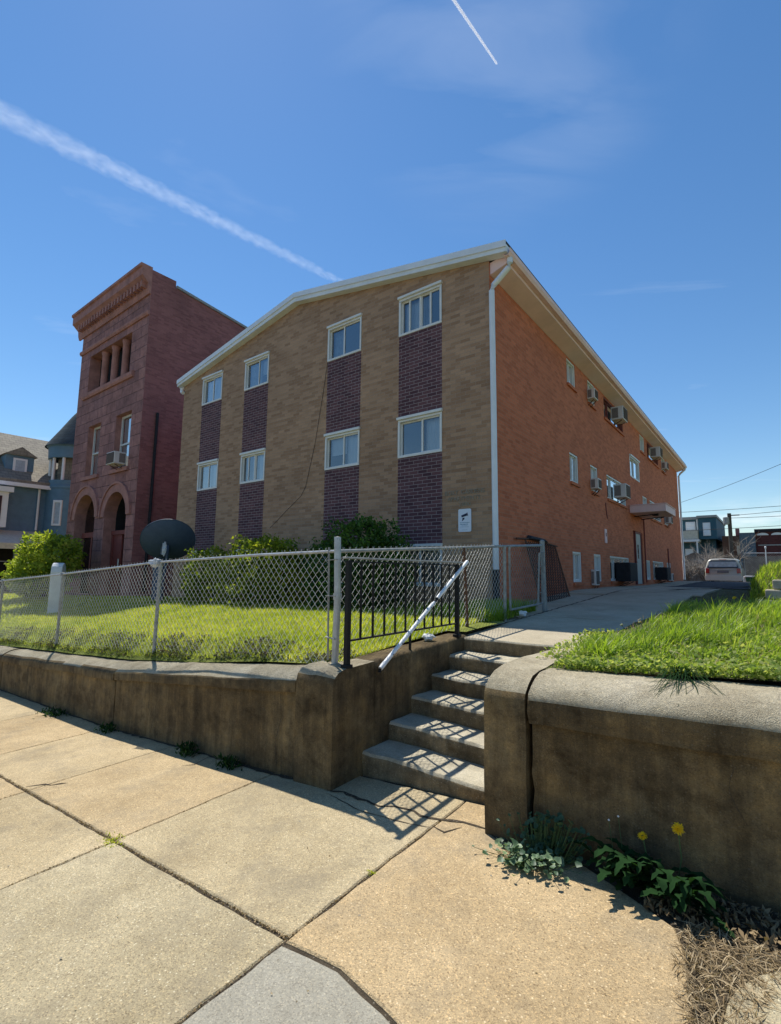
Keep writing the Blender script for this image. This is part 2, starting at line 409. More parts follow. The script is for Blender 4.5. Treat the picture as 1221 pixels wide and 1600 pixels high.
hs = wnode('ShaderNodeHueSaturation', {'Color': sky.outputs[0], 'Saturation': 1.2, 'Value': 1.})
# thin high cirrus and a low bank of cumulus, laid out on the sky sphere
gc = wnode('ShaderNodeTexCoord').outputs['Generated']
sx = wnode('ShaderNodeSeparateXYZ', {0: gc}).outputs
zz = wnode('ShaderNodeMath', {0: sx[2], 1: .06}, operation='MAXIMUM').outputs[0]
px = wnode('ShaderNodeMath', {0: sx[0], 1: zz}, operation='DIVIDE').outputs[0]
py = wnode('ShaderNodeMath', {0: sx[1], 1: zz}, operation='DIVIDE').outputs[0]
flat = wnode('ShaderNodeCombineXYZ', {0: px, 1: py, 2: 0.}).outputs[0]
rot = wnode('ShaderNodeVectorRotate', {'Vector': flat, 'Angle': R(-35)}, rotation_type='Z_AXIS').outputs[0]
st = wnode('ShaderNodeVectorMath', {0: rot, 1: (.55, 1.5, 1.)}, operation='MULTIPLY').outputs[0]
n1 = wnode('ShaderNodeTexNoise', {'Vector': st, 'Scale': 1.1, 'Detail': 7., 'Roughness': .55, 'Distortion': .6}).outputs['Fac']
cr = wnode('ShaderNodeValToRGB', {0: n1}); cr.color_ramp.elements[0].position = .58; cr.color_ramp.elements[1].position = 1.0
cr.color_ramp.elements[0].color = (0, 0, 0, 1); cr.color_ramp.elements[1].color = (.40, .40, .40, 1)
# low clouds
lowm = wnode('ShaderNodeMapRange', {0: sx[2], 1: .05, 2: .13, 3: 1., 4: 0.}).outputs[0]
low2 = wnode('ShaderNodeVectorMath', {0: gc, 1: (4., 4., 17.)}, operation='MULTIPLY').outputs[0]
n2 = wnode('ShaderNodeTexNoise', {'Vector': low2, 'Scale': 1.7, 'Detail': 6., 'Roughness': .6}).outputs['Fac']
n2b = wnode('ShaderNodeMapRange', {0: n2, 1: .47, 2: .64, 3: 0., 4: .9}).outputs[0]
lowc = wnode('ShaderNodeMath', {0: lowm, 1: n2b}, operation='MULTIPLY').outputs[0]
fac = wnode('ShaderNodeMath', {0: cr.outputs[0], 1: lowc}, operation='MAXIMUM').outputs[0]
# a brighter veil of high cirrus round one part of the sky
dv0 = (fw + rt_ * ((790 - 610.5) / F_) + up_ * ((800 - 20) / F_)).normalized()
dt = wnode('ShaderNodeVectorMath', {0: gc, 1: tuple(dv0)}, operation='DOT_PRODUCT').outputs['Value']
vm = wnode('ShaderNodeMapRange', {0: dt, 1: .955, 2: 1., 3: 0., 4: 1.}, interpolation_type='SMOOTHSTEP').outputs[0]
st3 = wnode('ShaderNodeVectorMath', {0: rot, 1: (.9, 3.4, 1.)}, operation='MULTIPLY').outputs[0]
n3 = wnode('ShaderNodeTexNoise', {'Vector': st3, 'Scale': 1.6, 'Detail': 6., 'Roughness': .5, 'Distortion': .8}).outputs['Fac']
n3b = wnode('ShaderNodeMapRange', {0: n3, 1: .42, 2: .78, 3: 0., 4: .17}).outputs[0]
veil = wnode('ShaderNodeMath', {0: vm, 1: n3b}, operation='MULTIPLY').outputs[0]
fac = wnode('ShaderNodeMath', {0: fac, 1: veil}, operation='MAXIMUM').outputs[0]
mx = wnode('ShaderNodeMixRGB', {0: fac, 1: hs.outputs[0], 2: (8.5, 8.9, 9.4, 1)})
wn.links.new(mx.outputs[0], bg.inputs[0]); bg.inputs[1].default_value = .076
sc.view_settings.view_transform = 'Standard'; sc.view_settings.look = 'None'; sc.view_settings.gamma = 1; sc.view_settings.exposure = .8
sc.render.engine = 'CYCLES'
sc.cycles.use_denoising = True
sc.cycles.max_bounces = 8; sc.cycles.diffuse_bounces = 4; sc.cycles.glossy_bounces = 3; sc.cycles.transparent_max_bounces = 24
sc.cycles.caustics_reflective = False; sc.cycles.caustics_refractive = False
sc.cycles.sample_clamp_indirect = 6

# ------------------------------------------------------------------ levels
def zs(x, y):                                   # public sidewalk
    b = -1.52 + .076 * (x + 1.44) if x > -6.4 else -1.897 + .042 * (x + 6.4)
    return b + .02 * (y - 2.82)
ZC = [(-40, -2.7), (-16, -1.72), (-10.7, -1.43), (-6.36, -1.15), (-3., -.80), (-2.7, -.78)]
def zc(x): return interp(x, ZC)                 # top of the left coping
ZB = [(-60, -1.6), (-30, -1.25), (-20, -1.05), (-14, -.86), (-9, -.63), (-3, -.565)]
ZW = [(0, -.70), (4.83, -.70), (8, -.56), (12, -.375), (16, -.355), (20, -.39), (25, -.33), (29, -.30), (37, -.61), (60, -.7), (200, -.9)]
def zw(y): return interp(y, ZW)
def sm(t): t = min(1, max(0, t)); return t * t * (3 - 2 * t)
def zl(x, y):                                   # front lawn left of the steps
    f = zc(x) + .02; b = interp(x, ZB)
    t = min(1, max(0, (y - 3.08) / 3.6))
    z = f + .17 * sm((y - 3.08) / .35) * min(1, max(0, (-3.2 - x) / 2)) * (1 - t) + (b - f) * (t ** .8)
    return z + .02 * noise.noise(Vector((x * .9, y * .9, 0)))
def zr(x, y):                                   # grass bank right of the steps
    b = -.61 + .075 * min(3.5, max(0, x + 1.3)) + .045 * min(3., max(0, y - 3.2)) - .10 * sm((y - 7) / 2.4)
    if y > 9.5: b += (.52 + .20 * min(5, max(0, x + .3))) * sm((y - 9.6) / 1.6) * sm((x + .62) / .5)
    if y > 9 and x < -.3:
        k = sm((-.3 - x) / .35); b = b * (1 - k) + (zw(y) - .03) * k
    if x < -1.0 and y > 4.9:
        k = sm((-1.0 - x) / .5) * .9; b = b * (1 - k) + (zw(y) - .02) * k
    if y > 20: k = sm((y - 20) / 14); b = b * (1 - k) + (zw(y) - .04 + .02 * max(0, x)) * k
    return b + .015 * noise.noise(Vector((x * 1.3, y * 1.3, 3)))

def grid(name, xs, ys, zf, mat, kind='structure', skip=None):
    nx, ny = len(xs), len(ys)
    V = [(x, y, zf(x, y)) for y in ys for x in xs]
    Fs = []
    for j in range(ny - 1):
        for i in range(nx - 1):
            if skip and skip((xs[i] + xs[i + 1]) / 2, (ys[j] + ys[j + 1]) / 2): continue
            a = j * nx + i; Fs.append((a, a + 1, a + nx + 1, a + nx))
    o = mesh_np(name, V, Fs, mat, smooth=True)
    return tag(o, kind=kind)

def lin(a, b, n): return [a + (b - a) * i / n for i in range(n + 1)]
# far ground
g0 = MB(); g0.quad((-4000, -4000, -4.2), (4000, -4000, -4.2), (4000, 4000, -4.2), (-4000, 4000, -4.2))
tag(g0.build('ground', M['ground'], recalc=False), kind='structure')
grid('lawn', lin(-30, -2.72, 110), lin(3.08, 9.5, 32), zl, M['turf'], skip=lambda x, y: x > -2.95 and y < 4.9 or (x > -14.1 and x < -3.8 and y > 7.9) or (x > -3.2 and y > 5.9))
grid('left_yard', lin(-120, -14.2, 40), lin(9.5, 120, 30), lambda x, y: interp(x, ZB), M['turf'])
grid('west_yard', lin(-120, -30, 20), lin(2.0, 9.5, 6), lambda x, y: interp(x, ZB) - .02, M['turf'])
grid('grass_bank', lin(-1.44, 6, 60), lin(3.14, 40, 150), zr, M['thatch'], skip=lambda x, y: x < -1.18 and y < 4.86)
grid('east_yard', lin(6, 90, 20), lin(2.0, 120, 30), lambda x, y: zr(6, min(y, 40)) - .03, M['turf'])
# yard pavement, slab by slab
ws = MB()
def slabz(x0, x1, y0, y1, dz=0.):
    n = max(1, int((y1 - y0) / .9))
    for i in range(n):
        a = y0 + (y1 - y0) * i / n; b = y0 + (y1 - y0) * (i + 1) / n
        ws.hexa([(x0, a, -1.4), (x1, a, -1.4), (x1, b, -1.4), (x0, b, -1.4), (x0, a, zw(a) + dz), (x1, a, zw(a) + dz), (x1, b, zw(b) + dz), (x0, b, zw(b) + dz)])
slabz(-2.765, -1.30, 4.835, 6.95); slabz(-2.765, -1.30, 6.97, 11.4, .002); slabz(-2.765, -1.15, 11.42, 16.4)
slabz(-2.96, -2.79, 4.92, 6.6, -.012); slabz(-3.75, -2.80, 6.62, 11., -.02); slabz(-3.75, -2.80, 11.02, 20.6, -.012); slabz(-3.75, -2.80, 20.62, 29.6, -.01)
tag(ws.build('walkway', M['walkway'], recalc=False), kind='structure')
grid('driveway', lin(-2.78, .2, 24), lin(16.42, 40, 70), lambda x, y: zw(y) - .012 - .012 * noise.noise(Vector((x * 1.5, y * .8, 7))) - .05 * sm((-1 - x - .25 * (y - 20)) / 1.) * 0, M['asphalt'], skip=lambda x, y: y > 16.4 and x > .0 and y < 22)
grid('parking_lot', lin(-60, 40, 60), lin(29.7, 44, 16), lambda x, y: zw(y) - .06, M['asphalt'], skip=lambda x, y: -2.8 < x < .2 and y < 40)
grid('back_lane', lin(-60, 60, 60), lin(44, 120, 30), lambda x, y: zw(y) - .07, M['soil'])

# crack of weeds and dark gap along the walkway
ck = MB()
def strip(pts, w0, z, jit=.012, sub=.06, mb=ck, wj=.5):
    P = [Vector((p[0], p[1], 0)) for p in pts]; out = []
    for a, b in zip(P[:-1], P[1:]):
        n = max(1, int((b - a).length / sub))
        for i in range(n): out.append(a + (b - a) * i / n)
    out.append(P[-1]); L = []
    for i, p in enumerate(out):
        d = (out[min(i + 1, len(out) - 1)] - out[max(0, i - 1)]).normalized(); nrm = Vector((-d.y, d.x, 0))
        p = p + nrm * random.uniform(-jit, jit); w = w0 * random.uniform(1 - wj, 1 + wj) / 2
        if i in (0, len(out) - 1): w *= .3
        L.append((p - nrm * w, p + nrm * w))
    for (a, b), (c, d) in zip(L[:-1], L[1:]):
        mb.quad((a.x, a.y, z(a.x, a.y)), (b.x, b.y, z(b.x, b.y)), (d.x, d.y, z(d.x, d.y)), (c.x, c.y, z(c.x, c.y)))
strip([(-2.78, 5.0), (-2.785, 8), (-2.78, 12), (-2.79, 16.3)], .03, lambda x, y: zw(y) + .006)
strip([(-2.0, 13.2), (-1.75, 14.4), (-1.3, 15.4), (-1.12, 16.6)], .16, lambda x, y: zw(y) + .006, .05)
strip([(-1.9, 16.9), (-1.5, 18.2), (-.9, 20), (-.6, 22)], .22, lambda x, y: zw(y) + .012, .06)
tag(ck.build('pavement_crack', M['soil'], recalc=False), kind='structure')

# ------------------------------------------------------------------ public sidewalk, slab by slab
def inset(poly, d):
    n = len(poly); out = []
    area = sum(poly[i][0] * poly[(i + 1) % n][1] - poly[(i + 1) % n][0] * poly[i][1] for i in range(n))
    sg = 1 if area > 0 else -1
    for i in range(n):
        p0, p1, p2 = Vector(poly[i - 1]), Vector(poly[i]), Vector(poly[(i + 1) % n])
        e1 = (p1 - p0).normalized(); e2 = (p2 - p1).normalized()
        n1 = Vector((-e1.y, e1.x)) * sg; n2 = Vector((-e2.y, e2.x)) * sg
        b = n1 + n2; k = b.length_squared
        out.append(p1 + (b * (2 * d / k) if k > .3 else n1 * d))
    return out
sv = []; sf = []; stint = []
def slab(poly, tint, gap=.003, jit=.006, dz=0., zf=zs):
    P = inset([Vector(p) for p in poly], gap); Q = []
    n = len(P)
    for i in range(n):
        a, b = P[i], P[(i + 1) % n]; m = max(1, int((b - a).length / .09))
        for k in range(m):
            q = a + (b - a) * k / m
            Q.append(q + Vector((random.uniform(-jit, jit), random.uniform(-jit, jit))) * (1 if k else .4))
    P2 = inset(Q, .008)
    n = len(Q); b0 = len(sv)
    for q in Q: sv.append((q.x, q.y, zf(q.x, q.y) - .10 + dz))
    for q in Q: sv.append((q.x, q.y, zf(q.x, q.y) - .007 + dz))
    for q in P2: sv.append((q.x, q.y, zf(q.x, q.y) + dz))
    for i in range(n):
        j = (i + 1) % n
        sf.append((b0 + i, b0 + j, b0 + n + j, b0 + n + i)); sf.append((b0 + n + i, b0 + n + j, b0 + 2 * n + j, b0 + 2 * n + i))
    for t in tessellate_polygon([[Vector((q.x, q.y, 0)) for q in P2]]):
        sf.append(tuple(b0 + 2 * n + i for i in t))
    stint.extend([tint] * (3 * n))
XB = [-1.76, -3.38, -4.95, -6.45, -8.05, -9.65, -11.25, -12.85, -14.45, -16.05, -17.65, -19.3]
tt = [.55, .18, .30, .12, .35, .2, .4, .25, .3, .2, .3]
tl = [.72, .45, .15, .3, .25, .35, .2, .3, .2, .3, .2]
for i in range(len(XB) - 1):
    x1, x0 = XB[i], XB[i + 1]
    top = 3.14 if i == 0 else 2.86
    if i == 0: slab([(x0, 1.585), (x1, 1.585), (x1, 3.14), (-2.72, 3.14), (-2.72, 2.84), (x0, 2.84)], tt[i])
    else: slab([(x0, 1.585), (x1, 1.585), (x1, 2.84), (x0, 2.84)], tt[i])
    slab([(x0, .05), (x1, .05), (x1, 1.575), (x0, 1.575)], tl[i], dz=-.004)
    slab([(x0, -1.5), (x1, -1.5), (x1, .04), (x0, .04)], .3 + .4 * random.random())
# right of the long joint: the orange slab, bounded by the curved crack and the dirt patch
crackL = [(-1.755, 1.56), (-1.60, 1.575), (-1.45, 1.58), (-1.30, 1.545), (-1.18, 1.525), (-1.06, 1.49), (-.93, 1.41), (-.78, 1.36), (-.6, 1.25), (-.42, 1.16), (-.25, 1.1)]
slab(crackL + [(-.27, 1.6), (-.30, 2.0), (-.35, 2.3), (-.42, 2.5), (-.55, 2.58), (-.75, 2.70), (-.95, 2.80), (-1.2, 2.83), (-1.42, 2.84), (-1.43, 3.14), (-1.755, 3.14)], .05, gap=.003, jit=.006)
slab([(-.02, 1.0), (2.2, 1.0), (2.2, 2.72), (.55, 2.70), (.15, 2.58), (-.06, 2.47), (-.2, 2.28), (-.24, 2.0), (-.2, 1.6), (-.12, 1.2)], .85, jit=.012)
slab([(-.2, -.6), (2.2, -.6), (2.2, .985), (-.02, .985), (-.15, .95)], .6)
slab([(2.21, -.6), (4., -.6), (4., 2.75), (2.21, 2.72)], .3); slab([(4.01, -.6), (9., -.6), (9., 2.75), (4.01, 2.75)], .5)
o = bpy.data.meshes.new('sidewalk'); o.from_pydata(sv, [], sf); o.materials.append(M['walk'])
at = o.attributes.new('tint', 'FLOAT', 'POINT'); at.data.foreach_set('value', stint)
tag(link('sidewalk', o), kind='structure')
sv = []; sf = []; stint = []
slab([(p[0], p[1] - .012) for p in crackL] + [(-.2, .9), (-.2, -.6), (-1.755, -.6)], .5, gap=.003, dz=-.003)
o = bpy.data.meshes.new('sidewalk_patch'); o.from_pydata(sv, [], sf); o.materials.append(M['patch'])
tag(link('sidewalk_patch', o), kind='structure')
grid('sidewalk_bed', lin(-20, 9, 60), lin(-1.6, 3.2, 12), lambda x, y: zs(x, y) - .010, M['soil'])
sk = MB()
strip([(-2.74, 2.80), (-2.6, 2.83), (-2.42, 2.80), (-2.22, 2.79), (-2.05, 2.84), (-1.9, 2.80), (-1.76, 2.83), (-1.62, 2.86), (-1.44, 2.86)], .022, lambda x, y: zs(x, y) + .0035, .014, mb=sk)
strip([(-2.70, 2.76), (-2.3, 2.66), (-1.95, 2.67), (-1.76, 2.70)], .007, lambda x, y: zs(x, y) + .003, .003, mb=sk)
strip([(-1.76, 2.72), (-1.66, 2.70), (-1.6, 2.80)], .012, lambda x, y: zs(x, y) + .003, .01, mb=sk)
strip([(-4.3, 2.84), (-4.22, 2.62), (-4.3, 2.55)], .012, lambda x, y: zs(x, y) + .003, .01, mb=sk)
strip([(-5.05, 1.60), (-4.98, 1.72), (-4.9, 1.74), (-4.82, 1.83)], .016, lambda x, y: zs(x, y) + .003, .01, mb=sk)
strip([(-12, 2.835), (-8, 2.83), (-5, 2.835), (-3.12, 2.815)], .035, lambda x, y: zs(x, y) + .0035, .012, mb=sk)
strip([(-1.4, 2.79), (-1.2, 2.80), (-1.0, 2.79)], .05, lambda x, y: zs(x, y) + .0035, .012, mb=sk)
tag(sk.build('sidewalk_crack', M['soil'], recalc=False), kind='structure')
# kerb and street behind the camera
kb = MB(); 
for i in range(20):
    x0 = -20 + i * 1.5; x1 = x0 + 1.49
    kb.hexa([(x0, -1.78, zs(x0, -1.7) - .4), (x1, -1.78, zs(x1, -1.7) - .4), (x1, -1.62, zs(x1, -1.7) - .4), (x0, -1.62, zs(x0, -1.7) - .4), (x0, -1.78, zs(x0, -1.7)), (x1, -1.78, zs(x1, -1.7)), (x1, -1.62, zs(x1, -1.7)), (x0, -1.62, zs(x0, -1.7))])
tag(kb.build('kerb', M['step']), kind='structure')
grid('street', lin(-60, 40, 40), lin(-12, -1.79, 6), lambda x, y: zs(x, -1.7) - .14, M['asphalt'])

# ------------------------------------------------------------------ retaining walls and steps
def rough_loft(mb, loops, mi=0, amp=.004, fr=7., closed=True, caps=True, top=None, jag=0.):
    n = len(loops[0]); b = len(mb.v)
    vs = []
    for li, L in enumerate(loops):
        for p in L:
            v = Vector(p)
            if jag and li == 0: v.x += jag * (.5 + noise.noise(Vector((p[2] * 13, p[1] * 9, jag * 70))))
            d = noise.noise_vector(v * fr) * amp + noise.noise_vector(v * fr * .25) * amp * 1.6
            vs.append(v + d)
    fs = []
    for i in range(len(loops) - 1):
        for j in range(n):
            k = (j + 1) % n
            fs.append((i * n + j, i * n + k, (i + 1) * n + k, (i + 1) * n + j))
    if caps: fs.append(tuple(range(n))); fs.append(tuple((len(loops) - 1) * n + j for j in range(n))[::-1])
    mb.add(vs, fs, mi)
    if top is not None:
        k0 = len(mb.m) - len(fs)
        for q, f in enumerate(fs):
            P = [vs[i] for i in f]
            if len(P) == 4 and all(p[2] > top(p[0]) for p in P): mb.m[k0 + q] = 1  # upward faces paler: weathering, plus sunlight put into the colour
def segp(pts, step=.06):
    out = []
    for a, b in zip(pts, pts[1:] + pts[:1]):
        d = math.hypot(a[0] - b[0], a[1] - b[1]); m = max(1, int(d / step)); m = min(m, 14)
        for k in range(m): out.append((a[0] + (b[0] - a[0]) * k / m, a[1] + (b[1] - a[1]) * k / m))
    return out

lw = thing('retaining_wall', 'long stained concrete wall left of the steps with the chain link fence on top', 'retaining wall', (-2.9, 2.82, -1.62))
Lsegs = [(-3.125, -6.345, 0.), (-6.36, -10.6, -.012), (-10.615, -14.9, .0), (-14.915, -19., .0)]
w_ = MB(); c_ = MB()
CP = segp([(0, -.175), (-.004, -.095), (.006, -.078), (.05, -.045), (.12, -.012), (.19, .004), (.30, .010), (.30, -.175)], .045)
for (xa, xb, dz) in Lsegs:
    xs = lin(xa, xb, max(8, int(abs(xb - xa) / .1)))
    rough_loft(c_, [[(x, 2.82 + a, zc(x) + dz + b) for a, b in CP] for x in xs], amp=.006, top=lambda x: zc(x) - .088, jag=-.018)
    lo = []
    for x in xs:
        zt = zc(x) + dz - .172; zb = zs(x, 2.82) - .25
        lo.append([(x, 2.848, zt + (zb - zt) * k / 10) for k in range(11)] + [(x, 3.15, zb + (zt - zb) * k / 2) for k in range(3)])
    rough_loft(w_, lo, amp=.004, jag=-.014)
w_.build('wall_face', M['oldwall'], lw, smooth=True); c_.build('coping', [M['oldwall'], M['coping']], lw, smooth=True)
p_ = MB()
PP = segp([(2.795, -1.9), (2.795, -.86), (2.81, -.81), (2.85, -.775), (2.93, -.757), (3.3, -.75), (3.3, -1.9)], .08)
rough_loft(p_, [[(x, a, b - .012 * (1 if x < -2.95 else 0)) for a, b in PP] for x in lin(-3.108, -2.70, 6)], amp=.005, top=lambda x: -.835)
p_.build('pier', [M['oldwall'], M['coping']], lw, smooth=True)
s_ = MB()
lo = []
for y in lin(3.302, 4.93, 16):
    zt = -.75 + (y - 3.3) * .045; zb = -1.8
    L = [(-2.70, y, zb + (zt - .03 - zb) * k / 8) for k in range(9)] + [(-2.715, y, zt - .008), (-2.74, y, zt), (-2.94, y, zt), (-2.95, y, zb)]
    lo.append(L)
rough_loft(s_, lo, amp=.004)
s_.build('stair_side_wall', M['oldwall'], lw, smooth=True)

rw = thing('retaining_wall', 'stained concrete wall right of the steps with rounded top below the long grass', 'retaining wall', (-1.3, 2.82, -1.5))
p_ = MB()
PP = segp([(2.80, -1.8), (2.80, -.735), (2.815, -.70), (2.86, -.655), (2.94, -.617), (3.05, -.60), (3.3, -.59), (4.2, -.60), (4.3, -1.8)], .09)
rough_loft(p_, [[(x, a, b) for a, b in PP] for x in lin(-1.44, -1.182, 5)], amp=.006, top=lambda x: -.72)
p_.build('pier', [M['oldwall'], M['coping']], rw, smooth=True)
q_ = MB(); q_.box(-1.44, -1.19, 4.302, 4.828, -1.8, -.62); q_.build('stair_side_wall', M['step'], rw, bevel=.02)
w_ = MB(); c_ = MB()
CP = segp([(0, -.135), (0, -.01), (.012, .022), (.05, .058), (.11, .088), (.2, .112), (.30, .122), (.36, .122), (.36, -.135)], .05)
xs = lin(-1.168, 4.4, 54)
def zrt(x): return -.715 + .045 * (x + 1.18)
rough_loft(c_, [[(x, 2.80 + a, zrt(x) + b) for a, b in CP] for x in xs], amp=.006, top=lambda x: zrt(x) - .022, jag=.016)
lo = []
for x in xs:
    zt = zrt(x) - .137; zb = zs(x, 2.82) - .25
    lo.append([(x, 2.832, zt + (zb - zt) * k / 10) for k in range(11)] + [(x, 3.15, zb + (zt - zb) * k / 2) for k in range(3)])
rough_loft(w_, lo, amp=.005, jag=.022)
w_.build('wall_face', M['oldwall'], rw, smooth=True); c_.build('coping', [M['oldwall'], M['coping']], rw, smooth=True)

def wcrack(pts, w0, y, parent, mb):
    L = []
    P = [Vector((a, 0, b)) for a, b in pts]; out = []
    for a, b in zip(P[:-1], P[1:]):
        n = max(1, int((b - a).length / .035)); out += [a.lerp(b, k / n) for k in range(n)]
    out.append(P[-1])
    for i, p in enumerate(out):
        d = (out[min(i + 1, len(out) - 1)] - out[max(0, i - 1)]).normalized(); nn = Vector((-d.z, 0, d.x)); p = p + nn * random.uniform(-.011, .011)
        w = w0 * random.uniform(.3, 1.4) * (.3 if i in (0, len(out) - 1) else 1) / 2; L.append((p - nn * w, p + nn * w))
    for (a, b), (c, d) in zip(L[:-1], L[1:]):
        mb.quad((a.x, y(a), a.z), (b.x, y(b), b.z), (d.x, y(d), d.z), (c.x, y(c), c.z))
ylip = lambda p: 2.8325
for pts, w0 in (([(-3.35, -1.02), (-3.32, -1.2), (-3.38, -1.42), (-3.36, -1.66)], .006), ([(-4.6, -1.16), (-4.55, -1.3), (-4.62, -1.5)], .005), ([(-5.5, -1.3), (-5.52, -1.5), (-5.4, -1.62), (-5.45, -1.8)], .006), ([(-7.6, -1.46), (-7.65, -1.7), (-7.6, -1.9)], .008)):
    m = MB(); wcrack(pts, w0, ylip, lw, m); m.build('wall_crack', M['soil'], lw, recalc=False)
for pts, w0 in (([(-.92, -.87), (-.90, -1.0), (-.95, -1.12), (-.93, -1.25)], .004), ([(-.2, -.84), (-.22, -.98), (-.17, -1.1)], .004)):
    m = MB(); wcrack(pts, w0, lambda p: 2.8175, rw, m); m.build('wall_crack', M['soil'], rw, recalc=False)
m = MB(); rr = random.Random(4)
for i in range(26):
    cx, cy = rr.uniform(-6.5, -.5), rr.uniform(.9, 2.6); r0 = rr.choice((.004, .006, .009)) * rr.uniform(.7, 1.3)
    if cx > -1.78 and cy < 1.6: continue
    P = []
    for k in range(9):
        a = 2 * math.pi * k / 9; q = r0 * rr.uniform(.65, 1.2); x, y = cx + q * math.cos(a), cy + q * .8 * math.sin(a); P.append((x, y, zs(x, y) + .0012))
    m.add(P, [tuple(range(9))], 0)
tag(m.build('gum_spots', plain('trodden_gum', (.25, .22, .165), .9), None, recalc=False), kind='stuff')
stp = thing('steps', 'worn concrete steps climbing between two stained piers', 'steps', (-2.07, 3.15, -1.55))
for k in range(6):
    y = 3.15 + .335 * k; z = -1.433 + .147 * k
    y1 = y + .338 if k < 5 else 4.845
    if k == 5: y1 = 4.833; 
    if k == 5:
        y = 4.825 - .0; y1 = 4.833; z = -.698
        continue
    m = MB(); lo = []
    yb = 4.83 if k == 4 else y + .45
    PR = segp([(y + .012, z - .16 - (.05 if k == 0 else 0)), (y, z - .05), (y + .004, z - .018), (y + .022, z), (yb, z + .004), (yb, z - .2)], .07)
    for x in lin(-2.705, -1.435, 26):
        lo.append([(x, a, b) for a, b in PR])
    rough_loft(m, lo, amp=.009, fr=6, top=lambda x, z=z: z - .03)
    m.build('step', [M['riser'], M['step']], stp, smooth=True)  # pale treads over dark risers: wear and stain plus painted sun and shade
m = MB(); lo = []
PR = segp([(4.818, -.9), (4.815, -.74), (4.818, -.714), (4.834, -.698), (4.834, -.9)], .05)
for x in lin(-2.755, -1.40, 14): lo.append([(x, a, b) for a, b in PR])
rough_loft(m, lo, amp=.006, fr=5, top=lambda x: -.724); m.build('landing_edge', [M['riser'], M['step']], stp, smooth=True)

# ------------------------------------------------------------------ wall with openings
def wall(mb, T, outer, holes, mi=0, depth=.12, rev=1, back=2, backd=None, mis=None):
    """outer / holes: lists of (u, z); T(u, d, z) with d outwards. Holes get reveals and a dark room behind."""
    loops = [outer] + holes
    flat = [p for L in loops for p in L]
    tris = tessellate_polygon([[Vector((p[0], p[1], 0)) for p in L] for L in loops])
    mb.add([T(p[0], 0, p[1]) for p in flat], [tuple(t) for t in tris], mi)
    for k, H in enumerate(holes):
        if depth <= 0: continue
        n = len(H)
        a = [T(p[0], 0, p[1]) for p in H]; b = [T(p[0], -depth, p[1]) for p in H]
        mb.add(a + b, [(i, (i + 1) % n, n + (i + 1) % n, n + i) for i in range(n)], rev)
        d2 = backd or depth + .5
        c = [T(p[0], -d2, p[1]) for p in H]
        mb.add(b + c, [(i, (i + 1) % n, n + (i + 1) % n, n + i) for i in range(n)] + [tuple(range(n, 2 * n))], back)

def rect(u0, u1, z0, z1): return [(u0, z0), (u1, z0), (u1, z1), (u0, z1)]

YF = 7.724; XS = -3.77; XL = -14.12; YE = 29.6
TF = lambda u, d, z: (u, YF - d, z)
TS = lambda u, d, z: (XS + d, u, z)

def slider(parent, T, u0, u1, z0, z1, split=(.5,), fills=('curtain', 'blind'), fr='whitefr', lintel=True, inset_=.03, open_bar=None, deep=.0):
    """sliding window: frame > lintel, sash bars, panes, blinds. T(u,d,z)"""
    w = u1 - u0; t = .045; d0 = -inset_
    f = MB(T)
    f.box(u0, u1, d0 - .06, d0 + .045, z0, z0 + t); f.box(u0, u1, d0 - .06, d0 + .045, z1 - t, z1)
    f.box(u0, u0 + t, d0 - .06, d0 + .045, z0 + t, z1 - t); f.box(u1 - t, u1, d0 - .06, d0 + .045, z0 + t, z1 - t)
    if lintel: f.box(u0 - .015, u1 + .015, -.01, .055, z1 + .002, z1 + .055)
    fo = f.build('window', M[fr], parent, bevel=.004, seg=1)
    edges = [u0 + t] + [u0 + w * s for s in split] + [u1 - t]
    sb = MB(T); gl = MB(T)
    for i in range(len(edges) - 1):
        a, b = edges[i], edges[i + 1]; dd = d0 - .03 + (.022 if i % 2 else 0.)
        s = .028
        sb.box(a, b, dd - .02, dd + .012, z0 + t, z0 + t + s); sb.box(a, b, dd - .02, dd + .012, z1 - t - s, z1 - t)
        sb.box(a, a + s, dd - .02, dd + .012, z0 + t + s, z1 - t - s); sb.box(b - s, b, dd - .02, dd + .012, z0 + t + s, z1 - t - s)
        gl.quad((a + s, dd - .004, z0 + t + s), (b - s, dd - .004, z0 + t + s), (b - s, dd - .004, z1 - t - s), (a + s, dd - .004, z1 - t - s))
        kind = fills[i % len(fills)]
        if kind:
            bl = MB(T); m = M['blind'] if kind in ('blind', 'half', 'vblind') else M['curtain'] if kind == 'curtain' else M['screen']
            dz = d0 - .13
            za = z0 + t if kind != 'half' else z0 + (z1 - z0) * .45
            if kind == 'screen':
                bl.quad((a + s, dd - .03, z0 + t + s), (b - s, dd - .03, z0 + t + s), (b - s, dd - .03, z1 - t - s), (a + s, dd - .03, z1 - t - s))
            elif kind in ('curtain', 'vblind'):
                n = max(4, int((b - a) / .045)); pr = []
                for q in range(n + 1):
                    u = a + (b - a) * q / n
                    pr.append((u, dz + (.012 if q % 2 else -.012)))
                for (ua, da), (ub, db) in zip(pr[:-1], pr[1:]): bl.quad((ua, da, za), (ub, db, za), (ub, db, z1 - t), (ua, da, z1 - t))
            else:
                n = max(3, int((z1 - t - za) / .03))
                for q in range(n):
                    zq = za + (z1 - t - za) * q / n; h = (z1 - t - za) / n
                    bl.quad((a + .01, dz - .006, zq), (b - .01, dz - .006, zq), (b - .01, dz + .008, zq + h * .96), (a + .01, dz + .008, zq + h * .96))
            bl.build('blind' if kind != 'curtain' else 'curtain', m, fo, recalc=False)
    sb.build('sash', M[fr], fo); gl.build('pane', M['glass'], fo, recalc=False)
    return fo

